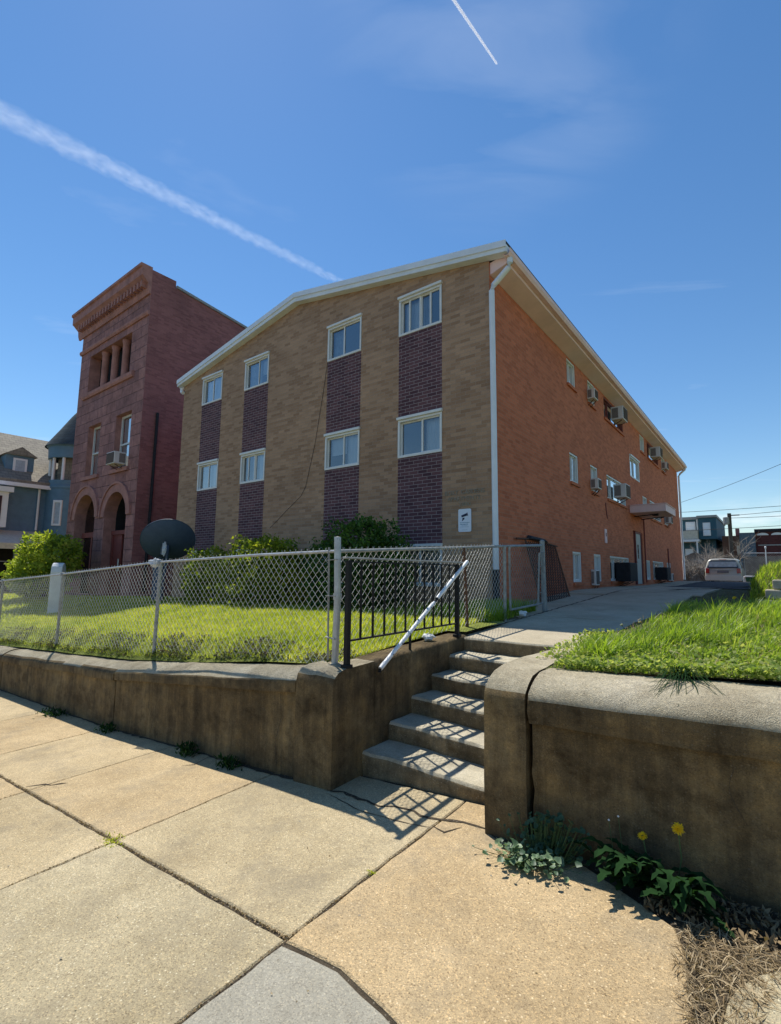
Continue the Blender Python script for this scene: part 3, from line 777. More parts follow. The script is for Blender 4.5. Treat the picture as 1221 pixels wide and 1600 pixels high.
# ------------------------------------------------------------------ the apartment house
apt = thing('apartment_building', 'three storey tan and red brick apartment house with low gable and dark brick stripes', 'apartment building', (-9, 7.7, -.7))
WC = [(-13.07, -12.07), (-11.02, -10.01), (-7.87, -6.84), (-5.81, -4.777)]
RZ = [(4.788, 5.585), (2.238, 3.011), (-.27, .465)]
outer = [(XL, -2.0), (XS, -2.0), (XS, 5.66), (-8.92, 6.60), (XL, 5.64)]
holes = []; panels = []
for (a, b) in WC:
    for (z0, z1) in RZ: holes.append(rect(a, b, z0, z1))
    for (z0, z1) in ((3.011, 4.788), (.52, 2.238)): panels.append(rect(a, b, z0, z1))
w = MB()
us = sorted({XL, XS} | {u for ab in WC for u in ab}); zv = sorted({-2.0, .52, 5.585} | {z for r_ in RZ for z in r_})
def in_any(u, z, Rs): return any(r_[0][0] < u < r_[1][0] and r_[0][1] < z < r_[2][1] for r_ in Rs)
for ua, ub in zip(us[:-1], us[1:]):
    for za, zb in zip(zv[:-1], zv[1:]):
        if in_any((ua + ub) / 2, (za + zb) / 2, holes + panels): continue
        w.add([TF(ua, 0, za), TF(ub, 0, za), TF(ub, 0, zb), TF(ua, 0, zb)], [(0, 1, 2, 3)], 0)
w.add([TF(u, 0, z) for u, z in [(XL, 5.585), (XS, 5.585), (XS, 5.66), (-8.92, 6.60), (XL, 5.64)]], [(0, 1, 2, 3, 4)], 0)
for H in holes: # reveals and rooms
    n = 4; a = [TF(p[0], 0, p[1]) for p in H]; b = [TF(p[0], -.1, p[1]) for p in H]; c = [TF(p[0], -.6, p[1]) for p in H]
    w.add(a + b, [(i, (i + 1) % n, n + (i + 1) % n, n + i) for i in range(n)], 0)
    w.add(b + c, [(i, (i + 1) % n, n + (i + 1) % n, n + i) for i in range(n)] + [(4, 5, 6, 7)], 1)
w.build('front_wall', [M['tan'], M['inside']], apt, recalc=False)
for H in panels:
    p = MB(); p.add([TF(q[0], 0, q[1]) for q in H], [(0, 1, 2, 3)]); p.build('dark_brick_panel', M['dark'], apt, recalc=False)
# a thin slab of darker mortar under each sill
# side wall
SC = dict(A=(11.95, 12.62), B=(13.70, 14.38), C=(15.33, 17.72), E=(20.40, 21.25), Fc=(21.75, 24.15), Gc=(24.95, 26.0))
SR = [(4.70, 5.36), (2.22, 2.95), (-.21, .52)]
sh = []
for k in SC:
    for r in SR: sh.append((k, rect(SC[k][0], SC[k][1], r[0], r[1])))
stair = rect(18.47, 19.95, 3.38, 4.12); door = rect(18.5, 20.0, -.36, 1.50)
w = MB()
wall(w, TS, [(YF, -2.0), (YE, -2.0), (YE, 5.64), (YF, 5.64)], [h for _, h in sh] + [stair, door], 0, depth=.14, rev=0, back=1)
w.add([(XS, YE, -2), (XL, YE, -2), (XL, YE, 5.64), (-8.92, YE, 6.6), (XS, YE, 5.64)], [(0, 1, 2, 3, 4)], 0)
w.build('side_wall', [M['red'], M['inside']], apt, recalc=False)
w = MB(); w.quad((XL, YF, -2), (XL, YE, -2), (XL, YE, 5.64), (XL, YF, 5.64)); w.build('rear_side_wall', M['red'], apt, recalc=False)

# front windows, each with its own curtains
FF = {(0, 0): ((.5,), ('vblind', 'vblind')), (0, 1): ((.5,), ('curtain', 'blind')), (1, 0): ((.55,), ('curtain', 'half')), (1, 1): ((.28, .56), ('', 'curtain', 'vblind')),
      (2, 0): ((.46,), ('curtain', 'screen')), (2, 1): ((.52,), ('half', 'vblind')), (3, 0): ((.23, .50, .72), ('vblind', 'vblind', 'curtain', 'screen')), (3, 1): ((.54,), ('screen', 'vblind')),
      (0, 2): ((.5,), ('blind', 'blind')), (1, 2): ((.5,), ('curtain', 'blind')), (2, 2): ((.5,), ('blind', 'blind')), (3, 2): ((.5,), ('blind', 'blind'))}
for (c, r), (sp, fl) in FF.items():
    slider(apt, TF, WC[c][0], WC[c][1], RZ[r][0], RZ[r][1], sp, fl)
# side windows
for i, r in enumerate(SR):
    for k in SC:
        a, b = SC[k]; fr = 'redframe' if i == 0 and k in ('C', 'Fc') else 'whitefr'
        if k in ('C', 'Fc'): slider(apt, TS, a, b, r[0], r[1], (.27, .66), ('screen', 'blind', 'screen') if i else ('curtain', 'screen', 'curtain'), fr, False, .06)
        else: slider(apt, TS, a, b, r[0], r[1], (.5,), [('curtain', 'screen'), ('screen', 'vblind'), ('blind', 'blind')][i], 'whitefr', False, .06)
slider(apt, TS, 18.47, 19.95, 3.38, 4.12, (.5,), ('screen', 'blind'))
# brick sills under the side windows
for k, h in sh:
    m = MB(TS); m.box(h[0][0] - .02, h[1][0] + .02, -.02, .045, h[0][1] - .075, h[0][1] - .004); m.build('window_sill', M['red'], apt)
# entrance: red side panel and grey door set back
m = MB(TS); m.box(18.5, 18.98, -.14, -.08, -.36, 1.5); m.box(18.98, 19.04, -.14, -.02, -.36, 1.5); m.box(19.94, 20., -.14, -.02, -.36, 1.5); m.box(19.04, 19.94, -.14, -.03, 1.44, 1.5)
m.build('door_frame', M['redframe'], apt)
m = MB(TS); m.box(19.045, 19.935, -.10, -.055, -.35, 1.435)
d = m.build('door', M['greydoor'], apt, bevel=.006)
m = MB(TS); m.box(19.38, 19.54, -.054, -.05, .55, 1.05); m.build('door_pane', M['glassd'], d)
m = MB(TS); m.tube([(19.12, -.05, .42), (19.12, -.0, .42), (19.2, .0, .42)], .014, 6); m.build('door_handle', M['galv'], d)
# roof: two slopes with overhang, rake boards, side soffit, gutters
AP = (-8.92, 6.72); EL_ = (-14.26, 5.735); ER = (-3.36, 5.735); YO = YF - .17
rf = MB()
for (ea, sgn) in ((EL_, -1), (ER, 1)):
    a = AP; b = ea; t = .055
    q = [(a[0], YO, a[1]), (b[0], YO, b[1]), (b[0], YE + .2, b[1]), (a[0], YE + .2, a[1])]
    rf.hexa([(x, y, z) for x, y, z in q] + [(x, y, z + t) for x, y, z in q])
rf.build('roof', M['roof'], apt)
fa = MB()
for ea in (EL_, ER):
    a, b = AP, ea
    # rake board and thin upper trim, on the plane of the gable
    fa.hexa([(a[0], YO + .004, a[1] - .165), (b[0], YO + .004, b[1] - .14), (b[0], YF + .02, b[1] - .14), (a[0], YF + .02, a[1] - .165), (a[0], YO + .004, a[1] - .003), (b[0], YO + .004, b[1] - .003), (b[0], YF + .02, b[1] - .003), (a[0], YF + .02, a[1] - .003)])
fa.build('rake_board', M['fascia'], apt)
tr = MB()
for ea in (EL_, ER):
    a, b = AP, ea
    tr.hexa([(a[0], YO - .022, a[1] - .06), (b[0], YO - .022, b[1] - .06), (b[0], YO + .001, b[1] - .06), (a[0], YO + .001, a[1] - .06), (a[0], YO - .022, a[1] + .062), (b[0], YO - .022, b[1] + .062), (b[0], YO + .001, b[1] + .062), (a[0], YO + .001, a[1] + .062)])
tr.build('rake_trim', M['gutter'], apt)
so_ = MB(); so_.hexa([(XS + .004, YF + .03, 5.40), (-3.44, YF + .03, 5.50), (-3.44, YE + .15, 5.50), (XS + .004, YE + .15, 5.40), (XS + .004, YF + .03, 5.63), (-3.44, YF + .03, 5.68), (-3.44, YE + .15, 5.68), (XS + .004, YE + .15, 5.63)])
so_.build('soffit', M['soffit'], apt)
def gutter(x0, x1, y0, y1, z, mat):
    m = MB(); s = 1 if x1 > x0 else -1; w_ = abs(x1 - x0)
    pr = [(x0, z + .0), (x0, z + .11), (x0 + s * .006, z + .11), (x0 + s * .006, z + .008), (x1 - s * .03, z + .008), (x1 - s * .006, z + .06), (x1 - s * .006, z + .115), (x1 + s * .006, z + .12), (x1 + s * .003, z + .05), (x1 - s * .03, z - .004)]
    m.prism(pr, lambda a, b, t: (a, t, b), y0, y1)
    return m.build('gutter', M[mat], apt)
gutter(-3.437, -3.32, YF - .10, YE + .2, 5.565, 'soffitfascia')
gutter(-14.13, -14.25, YF - .10, YE + .2, 5.56, 'gutter')
def downspout(pts, w_=.085, name='downspout', mat='gutter'):
    m = MB()
    m.tube(pts, w_ / 2, 10)
    return m.build(name, M[mat], apt, smooth=True)
downspout([(-3.375, YF + .02, 5.56), (-3.375, YF + .02, 5.47), (-3.40, YF + .02, 5.40), (-3.60, YF - .0, 5.22), (-3.685, YF - .005, 5.15), (-3.72, YF - .01, 5.05), (-3.715, YF - .01, 3.), (-3.715, YF - .01, .04)], .105)
downspout([(-3.715, YF - .01, .05), (-3.715, YF - .01, -.5), (-3.66, YF - .06, -.58)], .125, 'drain_boot', 'blackrough')
downspout([(-3.375, YE - .05, 5.56), (-3.375, YE - .05, 5.48), (-3.62, YE, 5.28), (-3.70, YE + .02, 5.15), (-3.70, YE + .02, -.25)], .10)
downspout([(-14.19, YF - .04, 5.56), (-14.19, YF - .04, 5.46), (-14.10, YF - .05, 5.40)], .11)
# the loose cable on the gable
m = MB(); P = [(-7.86, 4.78), (-7.99, 4.0), (-8.20, 2.9), (-8.47, 1.92), (-8.62, 1.72), (-9.0, 1.48), (-9.7, 1.02)]
m.tube([(x, YF - .014, z) for x, z in P], .0045, 5); m.build('cable', M['cable'], apt)
# raised letters
def text_mesh(s, h, x, z, y, name='lettering', mat='lettering', parent=None, width=None, ext=.006):
    cu = bpy.data.curves.new('txt', 'FONT'); cu.body = s; cu.size = 1.; cu.extrude = .03
    ob = bpy.data.objects.new('txt', cu); COL.objects.link(ob)
    dg = bpy.context.evaluated_depsgraph_get(); me = bpy.data.meshes.new_from_object(ob.evaluated_get(dg))
    bpy.data.objects.remove(ob)
    vs = [v.co.copy() for v in me.vertices]; fs = [tuple(p.vertices) for p in me.polygons]
    x0 = min(v.x for v in vs); x1 = max(v.x for v in vs); y0 = min(v.y for v in vs); y1 = max(v.y for v in vs)
    kx = (width / (x1 - x0)) if width else h / (y1 - y0); ky = h / (y1 - y0)
    mb = MB(); mb.add([(x + (v.x - x0) * kx, y - ext - v.z * .2, z + (v.y - y0) * ky) for v in vs], fs)
    bpy.data.meshes.remove(me)
    return mb.build(name, M[mat], parent, recalc=False)
text_mesh('ROXY  GARDENS', .085, -4.71, 1.385, YF, parent=apt, width=.80)
text_mesh('APARTMENTS', .080, -4.66, 1.275, YF, parent=apt, width=.66)
text_mesh('2800', .075, -4.42, 1.17, YF, parent=apt, width=.24)
# canopy, lamp and pipes by the side door
m = MB(); m.box(XS + .003, -2.68, 18.15, 20.15, 2.06, 2.30); m.box(XS + .003, -2.66, 18.13, 20.17, 2.301, 2.33)
cn = m.build('canopy', M['soffitfascia'], apt, bevel=.008, seg=1)
m = MB(); m.lathe([(.0, 2.02), (.09, 2.02), (.11, 2.045), (.06, 2.058), (0, 2.058)], (-3.15, 19.1, 0), 14); m.build('canopy_lamp', M['blackrough'], cn)
for y in (18.75, 19.9):
    m = MB(); m.tube([(XS + .02, y, 1.99), (-3.0, y, 2.04)], .018, 6); m.build('canopy_bracket', M['blackrough'], cn)
for P, q in (([(XS + .03, 20.25, -.3), (XS + .03, 20.25, 2.04)], .022), ([(XS + .03, 25.3, -.2), (XS + .03, 25.3, 1.15)], .028), ([(XS + .015, 15.05, 2.05), (XS + .015, 15.1, 1.75), (XS + .015, 15.2, 1.6)], .012)):
    m = MB(); m.tube(P, q, 6); m.build('wall_conduit', M['redframe'], apt)
m = MB(); m.box(XS + .002, XS + .03, 14.80, 15.0, .87, 1.27); m.build('notice_board', M['soffitfascia'], apt, bevel=.004, seg=1)
m = MB(); m.box(XS + .032, XS + .034, 14.86, 14.94, 1.06, 1.16); m.build('notice_mark', M['redframe'], apt)
# security sign on the gable wall
sg = thing('security_sign', 'white sign with a black camera symbol on the tan brick by the corner downspout', 'sign', (-4.3, YF - .02, .92))
def rrect(u0, u1, z0, z1, r, n=5):
    P = []
    for cx, cz, a in ((u1 - r, z1 - r, 0), (u0 + r, z1 - r, 90), (u0 + r, z0 + r, 180), (u1 - r, z0 + r, 270)):
        for k in range(n + 1):
            t = R(a + 90 * k / n); P.append((cx + r * math.cos(t), cz + r * math.sin(t)))
    return P
m = MB(TF); m.prism(rrect(-4.43, -4.17, .71, 1.12, .03), lambda a, b, t: (a, t, b), .012, .02); m.build('plate', M['sign'], sg)
m = MB(TF)
rot = lambda P, c, a: [(c[0] + (x - c[0]) * math.cos(a) - (y - c[1]) * math.sin(a), c[1] + (x - c[0]) * math.sin(a) + (y - c[1]) * math.cos(a)) for x, y in P]
c0 = (-4.30, 1.005)
for P in ([(-4.365, .985), (-4.25, .985), (-4.25, 1.03), (-4.365, 1.022)], [(-4.247, .98), (-4.235, .978), (-4.235, 1.037), (-4.247, 1.034)]):
    m.prism(rot(P, c0, R(14)), lambda a, b, t: (a, t, b), .0202, .0225)
for P in ([(-4.345, .955), (-4.305, .965), (-4.305, .935), (-4.325, .925), (-4.328, .937), (-4.347, .935)], [(-4.352, .905), (-4.338, .905), (-4.322, .932), (-4.345, .94)]):
    m.prism(P, lambda a, b, t: (a, t, b), .0202, .0225)
m.build('camera_symbol', M['ink'], sg)
m = MB(TF)
for (a, b, z, h) in ((-4.395, -4.205, .868, .012), (-4.395, -4.23, .838, .014), (-4.36, -4.24, .815, .006), (-4.39, -4.21, .795, .005), (-4.35, -4.25, .742, .005)):
    x = a
    while x < b:
        ww = random.uniform(.012, .03); m.box(x, min(b, x + ww), .0202, .0215, z, z + h); x += ww + .006
m.build('text_lines', M['ink2'], sg)

# ------------------------------------------------------------------ window air conditioners
def ac(T, u, z, w_, h, dep, label, group=None, body='acwhite', grille='acgrille', cage=False):
    loc = Vector(T(u, 0, z))
    t = thing('air_conditioner', label, 'air conditioner', loc, group)
    m = MB(T); m.box(u - w_ / 2, u + w_ / 2, .0, dep, z, z + h); m.build('casing', M[body], t, bevel=.012)
    g = MB(T); b = .03
    n = max(4, int(h / .028))
    g.box(u - w_ / 2 + b, u + w_ / 2 - b, dep + .001, dep + .006, z + b, z + h - b); 
    for i in range(n):
        zz = z + b + (h - 2 * b) * (i + .3) / n; g.box(u - w_ / 2 + b, u + w_ / 2 - b, dep + .006, dep + .014, zz, zz + .006)
    g.build('grille', M[grille], t)
    for q in (-1, 1):
        v = MB(T); uu = u + q * (w_ / 2 + .003)
        v.box(uu - .003, uu + .003, dep * .10, dep * .60, z + h * .12, z + h * .88); v.build('side_panel', M['acdark'] if body == 'acwhite' else M[grille], t)
    k = MB(T); k.bar((u - w_ * .3, .01, z - .16), (u - w_ * .3, dep * .8, z - .015), .02, .02); k.bar((u + w_ * .3, .01, z - .16), (u + w_ * .3, dep * .8, z - .015), .02, .02)
    k.build('bracket', M['blackrough'] if body != 'acwhite' else M['rust'], t)
    return t
GA = 'air conditioners in the windows of the brick side wall'
ac(TS, 13.80, 4.76, .34, .28, .20, 'small white air conditioner low in the second top window of the red side wall', GA)
ac(TS, 16.45, 4.80, .60, .42, .36, 'large white air conditioner in the nearest wide top window of the red side wall', GA)
ac(TS, 22.6, 4.78, .60, .42, .38, 'white air conditioner in the farther wide top window of the red side wall', GA)
ac(TS, 25.2, 4.76, .45, .32, .22, 'small white air conditioner in the last top window by the far corner', GA)
ac(TS, 13.80, 2.26, .34, .28, .20, 'small white air conditioner in the middle row, just left of a large one', GA)
ac(TS, 16.35, 2.32, .60, .42, .36, 'large white air conditioner in the middle row window left of the door canopy', GA)
ac(TS, 22.5, 2.34, .62, .42, .40, 'white air conditioner just above and behind the flat door canopy', GA)
ac(TS, 25.3, 2.28, .46, .32, .25, 'small white air conditioner seen below the canopy near the far corner', GA)
ac(TS, 13.55, -.30, .34, .40, .12, 'white louvred unit low on the wall beside the second ground window', GA)
ac(TS, 16.4, -.22, 1.0, .56, .40, 'big black caged air conditioner in the ground window left of the grey door', GA, 'blackrough', 'blackrough')
ac(TS, 22.7, -.22, .9, .50, .40, 'black caged air conditioner in the ground window right of the grey door', GA, 'blackrough', 'blackrough')
ac(TS, 25.1, -.28, .34, .32, .2, 'small pinkish air conditioner in the last ground window', GA)

# ------------------------------------------------------------------ brownstone
YB_ = 7.98
TB = lambda u, d, z: (u, YB_ - d, z)
bs = thing('brownstone_house', 'tall dark brownstone with arched doorway, column loggia and dentil cornice', 'house', (-20.3, 8, -1))
def arch(u0, u1, zb, zt, n=12):
    r = (u1 - u0) / 2; c = (u0 + u1) / 2; zsx = zt - r
    return [(u0, zb), (u1, zb)] + [(c + r * math.cos(math.pi * k / n), zsx + r * math.sin(math.pi * k / n)) for k in range(n + 1)]
w1 = rect(-21.9, -20.75, 3.66, 5.75); w2 = rect(-19.4, -18.15, 3.66, 5.75); lg = rect(-22.35, -18.6, 7.28, 8.88)
A1 = arch(-22.5, -20.6, -1.0, 2.9); A2 = arch(-19.75, -18.0, -1.0, 2.78)
w = MB(); wall(w, TB, [(-23.3, -2.2), (-17.35, -2.2), (-17.35, 10.9), (-23.3, 10.9)], [w1, w2, lg, A1, A2], 0, depth=.42, rev=1, back=2, backd=1.3)
w.build('front_wall', [M['brownstone'], M['brownsmooth'], M['inside']], bs, recalc=False)
w = MB(); w.add([(-17.35, YB_, -2.2), (-17.35, 27, -2.2), (-17.35, 27, 9.1), (-17.35, 12.2, 10.15), (-17.35, 12.2, 10.28), (-17.35, 8.9, 10.62), (-17.35, 8.9, 10.9), (-17.35, YB_, 10.9)], [tuple(range(8))])
w.build('side_wall', M['maroon'], bs, recalc=False)
w = MB(); w.quad((-23.3, YB_, -2.2), (-23.3, 27, -2.2), (-23.3, 27, 10.), (-23.3, YB_, 10.)); w.quad((-23.3, 27, -2.2), (-17.35, 27, -2.2), (-17.35, 27, 9.1), (-23.3, 27, 9.1)); w.build('rear_side_wall', M['maroon'], bs, recalc=False)
w = MB(); w.hexa([(-23.28, 8.1, 10.0), (-17.4, 8.1, 10.0), (-17.4, 26.9, 8.7), (-23.28, 26.9, 8.7), (-23.28, 8.1, 10.2), (-17.4, 8.1, 10.2), (-17.4, 26.9, 8.9), (-23.28, 26.9, 8.9)]); w.build('roof', M['roof'], bs)
w = MB()
for y0, y1, z0, z1 in ((8.92, 12.2, 10.62, 10.28), (12.2, 27.05, 10.15, 9.1)):
    w.hexa([(-17.7, y0, z0 + .002), (-17.29, y0, z0 + .002), (-17.29, y1, z1 + .002), (-17.7, y1, z1 + .002), (-17.7, y0, z0 + .10), (-17.29, y0, z0 + .10), (-17.29, y1, z1 + .10), (-17.7, y1, z1 + .10)])
w.build('parapet_coping', M['galvold'], bs)
c = MB(TB)
pr = [(0, 9.95), (.06, 9.95), (.10, 10.1), (.12, 10.32), (.30, 10.5), (.36, 10.55), (.36, 10.85), (.42, 10.88), (.42, 10.98), (0, 10.98)]
c.prism(pr, lambda a, b, t: (t, a, b), -23.62, -17.33); c.build('cornice', M['brownsmooth'], bs)
for i in range(22):
    c = MB(TB); u = -23.2 + i * .265; c.box(u, u + .13, .1, .28, 10.18, 10.42); c.build('dentil', M['brownsmooth'], bs)
c = MB(TB); c.prism([(0, 9.15), (.05, 9.15), (.09, 9.22), (.09, 9.3), (0, 9.34)], lambda a, b, t: (t, a, b), -23.32, -17.33); c.build('string_course', M['brownsmooth'], bs)
c = MB(TB); c.prism([(0, 7.02), (.06, 7.02), (.10, 7.1), (.10, 7.22), (0, 7.26)], lambda a, b, t: (t, a, b), -22.7, -18.2)
c.build('string_course', M['brownsmooth'], bs)
for u in (-22.05, -19.55):
    c = MB(TB); c.box(u, u + 1.5, 0, .08, 3.5, 3.64); c.build('window_sill', M['brownsmooth'], bs)
c = MB(TB); c.quad((-22.33, -.46, 7.3), (-18.62, -.46, 7.3), (-18.62, -.46, 8.86), (-22.33, -.46, 8.86)); c.build('loggia_shade_sheet', M['inside'], bs, recalc=False)  # dark sheet added behind the columns, painting in the loggia's shade
for u in (-21.35, -20.42, -19.5):
    c = MB(); c.lathe([(.17, 7.285), (.17, 7.34), (.135, 7.37), (.13, 8.72), (.16, 8.78), (.165, 8.87)], (u, YB_ + .22, 0), 14); c.build('loggia_column', M['brownsmooth'], bs, smooth=True)
for A, u0, u1, zt in ((A1, -22.5, -20.6, 2.9), (A2, -19.75, -18.0, 2.78)):
    c = MB(TB); r = (u1 - u0) / 2; cx = (u0 + u1) / 2; zz_ = zt - r; n = 14
    for (ra, rb, d) in ((r + .003, r + .30, .03), (r + .303, r + .38, .075)):
        for k in range(n):
            a0, a1 = math.pi * k / n, math.pi * (k + 1) / n
            P = [(cx + ra * math.cos(a0), zz_ + ra * math.sin(a0)), (cx + rb * math.cos(a0), zz_ + rb * math.sin(a0)), (cx + rb * math.cos(a1), zz_ + rb * math.sin(a1)), (cx + ra * math.cos(a1), zz_ + ra * math.sin(a1))]
            c.prism(P, lambda a, b, t: (a, t, b), 0., d)
    c.build('arch_moulding', M['brownsmooth'], bs)
for (u0, u1) in ((-21.9, -20.75), (-19.4, -18.15)):
    f = MB(TB); z0, z1 = 3.66, 5.75
    f.box(u0, u0 + .07, -.27, -.21, z0, z1); f.box(u1 - .07, u1, -.27, -.21, z0, z1); f.box(u0 + .07, u1 - .07, -.27, -.21, z0, z0 + .08); f.box(u0 + .07, u1 - .07, -.27, -.21, z1 - .08, z1); f.box(u0 + .07, u1 - .07, -.27, -.20, 4.6, 4.66)
    fo = f.build('window', M['whitefr'], bs)
    f = MB(TB); f.quad((u0 + .07, -.24, z0 + .08), (u1 - .07, -.24, z0 + .08), (u1 - .07, -.24, z1 - .08), (u0 + .07, -.24, z1 - .08)); f.build('pane', M['glass'], fo, recalc=False)
    f = MB(TB); f.quad((u0 + .07, -.31, z0 + .08), (u1 - .07, -.31, z0 + .08), (u1 - .07, -.31, z1 - .08), (u0 + .07, -.31, z1 - .08)); f.build('blind', M['blind'], fo, recalc=False)
f = MB(TB); f.box(-22.48, -20.62, -.40, -.30, 1.22, 1.42); f.box(-21.62, -21.5, -.40, -.32, -.9, 1.22); f.build('arch_transom', M['redframe'], bs)
f = MB(TB); f.add([TB(0, 0, 0)] * 0 + [(p[0], -.38, p[1]) for p in arch(-22.45, -20.65, 1.43, 2.86)], [tuple(range(15))]); f.quad((-22.45, -.38, -.9), (-20.65, -.38, -.9), (-20.65, -.38, 1.2), (-22.45, -.38, 1.2)); f.build('arch_window_pane', M['glassd'], bs, recalc=False)
f = MB(TB); f.box(-19.72, -18.02, -.40, -.28, 1.25, 1.40); f.box(-19.72, -19.6, -.40, -.3, -1, 1.25); f.box(-18.15, -18.02, -.40, -.3, -1, 1.25); f.box(-19.6, -18.95, -.40, -.34, -1., 1.25); f.box(-18.85, -18.16, -.44, -.41, -1, 1.25)
f.build('front_door', M['redframe'], bs)
f = MB(TB); f.tube([(-19.02, -.30, -.1), (-19.02, -.30, .35)], .03, 6); f.build('door_pull', M['galv'], bs)
m = MB(); m.tube([(-17.29, 8.5, 5.6), (-17.29, 8.5, 5.2), (-17.29, 8.45, -.8)], .05, 6); m.build('black_downpipe', M['blackrough'], bs)
ac(lambda u, d, z: (u, YB_ - d, z), -18.62, 3.72, .66, .44, .42, 'white air conditioner hanging out of the right upper window of the brownstone')

# ------------------------------------------------------------------ blue shingled house with turret
bh = thing('blue_house', 'slate blue clapboard house with tan shingle roof, dormer and round corner turret', 'house', (-31, 9, -1.3))
m = MB(); m.box(-38, -30, 1.5, 16, -2., 4.25); m.build('wall', M['blue'], bs if False else bh, recalc=False)
m = MB()
m.hexa([(-29.6, 1.2, 4.20), (-33.5, 1.2, 7.25), (-33.5, 16.2, 7.25), (-29.6, 16.2, 4.20), (-29.6, 1.2, 4.36), (-33.5, 1.2, 7.42), (-33.5, 16.2, 7.42), (-29.6, 16.2, 4.36)])
m.hexa([(-38.4, 1.2, 4.20), (-33.5, 1.2, 7.25), (-33.5, 16.2, 7.25), (-38.4, 16.2, 4.20), (-38.4, 1.2, 4.36), (-33.5, 1.2, 7.42), (-33.5, 16.2, 7.42), (-38.4, 16.2, 4.36)])
m.build('roof', M['slate'], bh)
m = MB(); m.add([(-38, 1.5, 4.2), (-30, 1.5, 4.2), (-33.5, 1.5, 7.2)], [(0, 1, 2)]); m.add([(-38, 16, 4.2), (-30, 16, 4.2), (-33.5, 16, 7.2)], [(0, 1, 2)]); m.build('gable_end', M['blue'], bh, recalc=False)
m = MB(); m.box(-29.75, -29.52, 1.2, 9.25, 4.02, 4.2); m.build('eave_gutter', M['white'], bh)
m = MB(); m.tube([(-29.9, 8.85, 4.1), (-29.9, 8.85, 1.9)], .055, 6); m.build('downspout', M['white'], bh)
# dormer
m = MB(); m.box(-32.2, -30.35, 7.42, 8.62, 4.5, 5.72); d = m.build('dormer', M['blue'], bh)
m = MB(); m.add([(-30.2, 7.3, 5.7), (-30.2, 8.74, 5.7), (-30.2, 8.02, 6.15), (-32.5, 7.3, 5.7), (-32.5, 8.74, 5.7), (-32.5, 8.02, 6.15)], [(0, 1, 2), (3, 5, 4), (0, 2, 5, 3), (1, 4, 5, 2), (0, 3, 4, 1)]); m.build('dormer_roof', M['slate'], d)
m = MB(); m.box(-30.34, -30.28, 7.72, 8.32, 4.72, 5.55); m.build('dormer_window_frame', M['white'], d)
m = MB(); m.box(-30.279, -30.27, 7.82, 8.22, 4.82, 5.45); m.build('dormer_pane', M['curtain'], d)
# turret
TC = (-29.9, 10.45, 0); r = 1.28
m = MB(); m.lathe([(r, -2), (r, 4.55), (r - .12, 4.55)], TC, 32); m.build('turret_wall', M['blue'], bh, smooth=True)
m = MB(); m.lathe([(r + .005, 4.1), (r + .05, 4.12), (r + .05, 4.25), (r + .005, 4.28)], TC, 32); m.lathe([(r - .15, 5.75), (r + .02, 5.75), (r + .05, 6.35), (r + .14, 6.42)], TC, 32); m.build('turret_band', M['blue'], bh, smooth=True)
m = MB(); m.lathe([(r + .22, 6.40), (r + .10, 6.62), (r * .72, 7.35), (.42, 8.2), (.05, 8.75), (0, 8.78)], TC, 32); t = m.build('turret_roof', M['conical'], bh, smooth=True)
m = MB(); m.tube([(TC[0], TC[1], 8.7), (TC[0], TC[1], 10.1)], .025, 6); m.lathe([(0, 8.75), (.10, 8.85), (.04, 8.98), (0, 9.0)], TC, 10); m.build('finial', M['blackrough'], t)
for k in range(12):
    m = MB(); a = 2 * math.pi * k / 12 + .2; x, y = TC[0] + (r - .12) * math.cos(a), TC[1] + (r - .12) * math.sin(a); m.tube([(x, y, 4.56), (x, y, 5.76)], .075, 8); m.build('turret_column', M['white'], bh)
m = MB(); m.lathe([(r - .45, 4.5), (r - .45, 5.8)], TC, 24); m.build('turret_inner_wall', M['slate'], bh, smooth=True)
for a in (-50, -8, 34):
    ca, sa = math.cos(R(a)), math.sin(R(a))
    T = lambda u, d, z: (TC[0] + (r + d) * ca - u * sa, TC[1] + (r + d) * sa + u * ca, z)
    f = MB(T); f.box(-.22, .22, -.05, .05, 2.15, 2.25); f.box(-.22, .22, -.05, .05, 3.35, 3.47); f.box(-.22, -.14, -.05, .05, 2.25, 3.35); f.box(.14, .22, -.05, .05, 2.25, 3.35); fo = f.build('turret_window', M['white'], bh)
    f = MB(T); f.box(-.14, .14, -.05, .0, 2.25, 3.35); f.build('pane', M['curtain'], fo)
# side porch and bay window
m = MB(); m.hexa([(-27.9, 2, .85), (-27.9, 8.9, .85), (-30, 8.9, 1.55), (-30, 2, 1.55), (-27.9, 2, 1.12), (-27.9, 8.9, 1.12), (-30, 8.9, 1.82), (-30, 2, 1.82)]); p = m.build('porch_roof', M['cream'], bh)
for y in (2.3, 4.4, 6.5, 7.6, 8.7):
    m = MB(); m.box(-28.15, -28.0, y - .07, y + .07, -1.4, .86); m.build('porch_post', M['galvold'], p)
m = MB(); m.box(-28.1, -28.04, 2.3, 8.7, -.55, -.5); m.box(-28.1, -28.04, 2.3, 8.7, .25, .29); m.build('porch_rail', M['galvold'], p)
m = MB(); m.box(-29.99, -29.0, 5.2, 7.35, 1.9, 3.6); b = m.build('bay', M['white'], bh)
m = MB(); m.box(-29.85, -28.85, 5.1, 7.5, 3.6, 3.85); m.build('bay_roof', M['white'], b)
m = MB(); m.box(-28.99, -28.98, 5.5, 7.1, 2.2, 3.4); m.build('bay_pane', M['glassd'], b)
m = MB(); m.box(-29.97, -29.9, 2.5, 8.8, -1.4, 1.5); m.build('porch_shade_panel', M['inside'], bh)  # near-black panel over the wall, standing in for shade under the porch

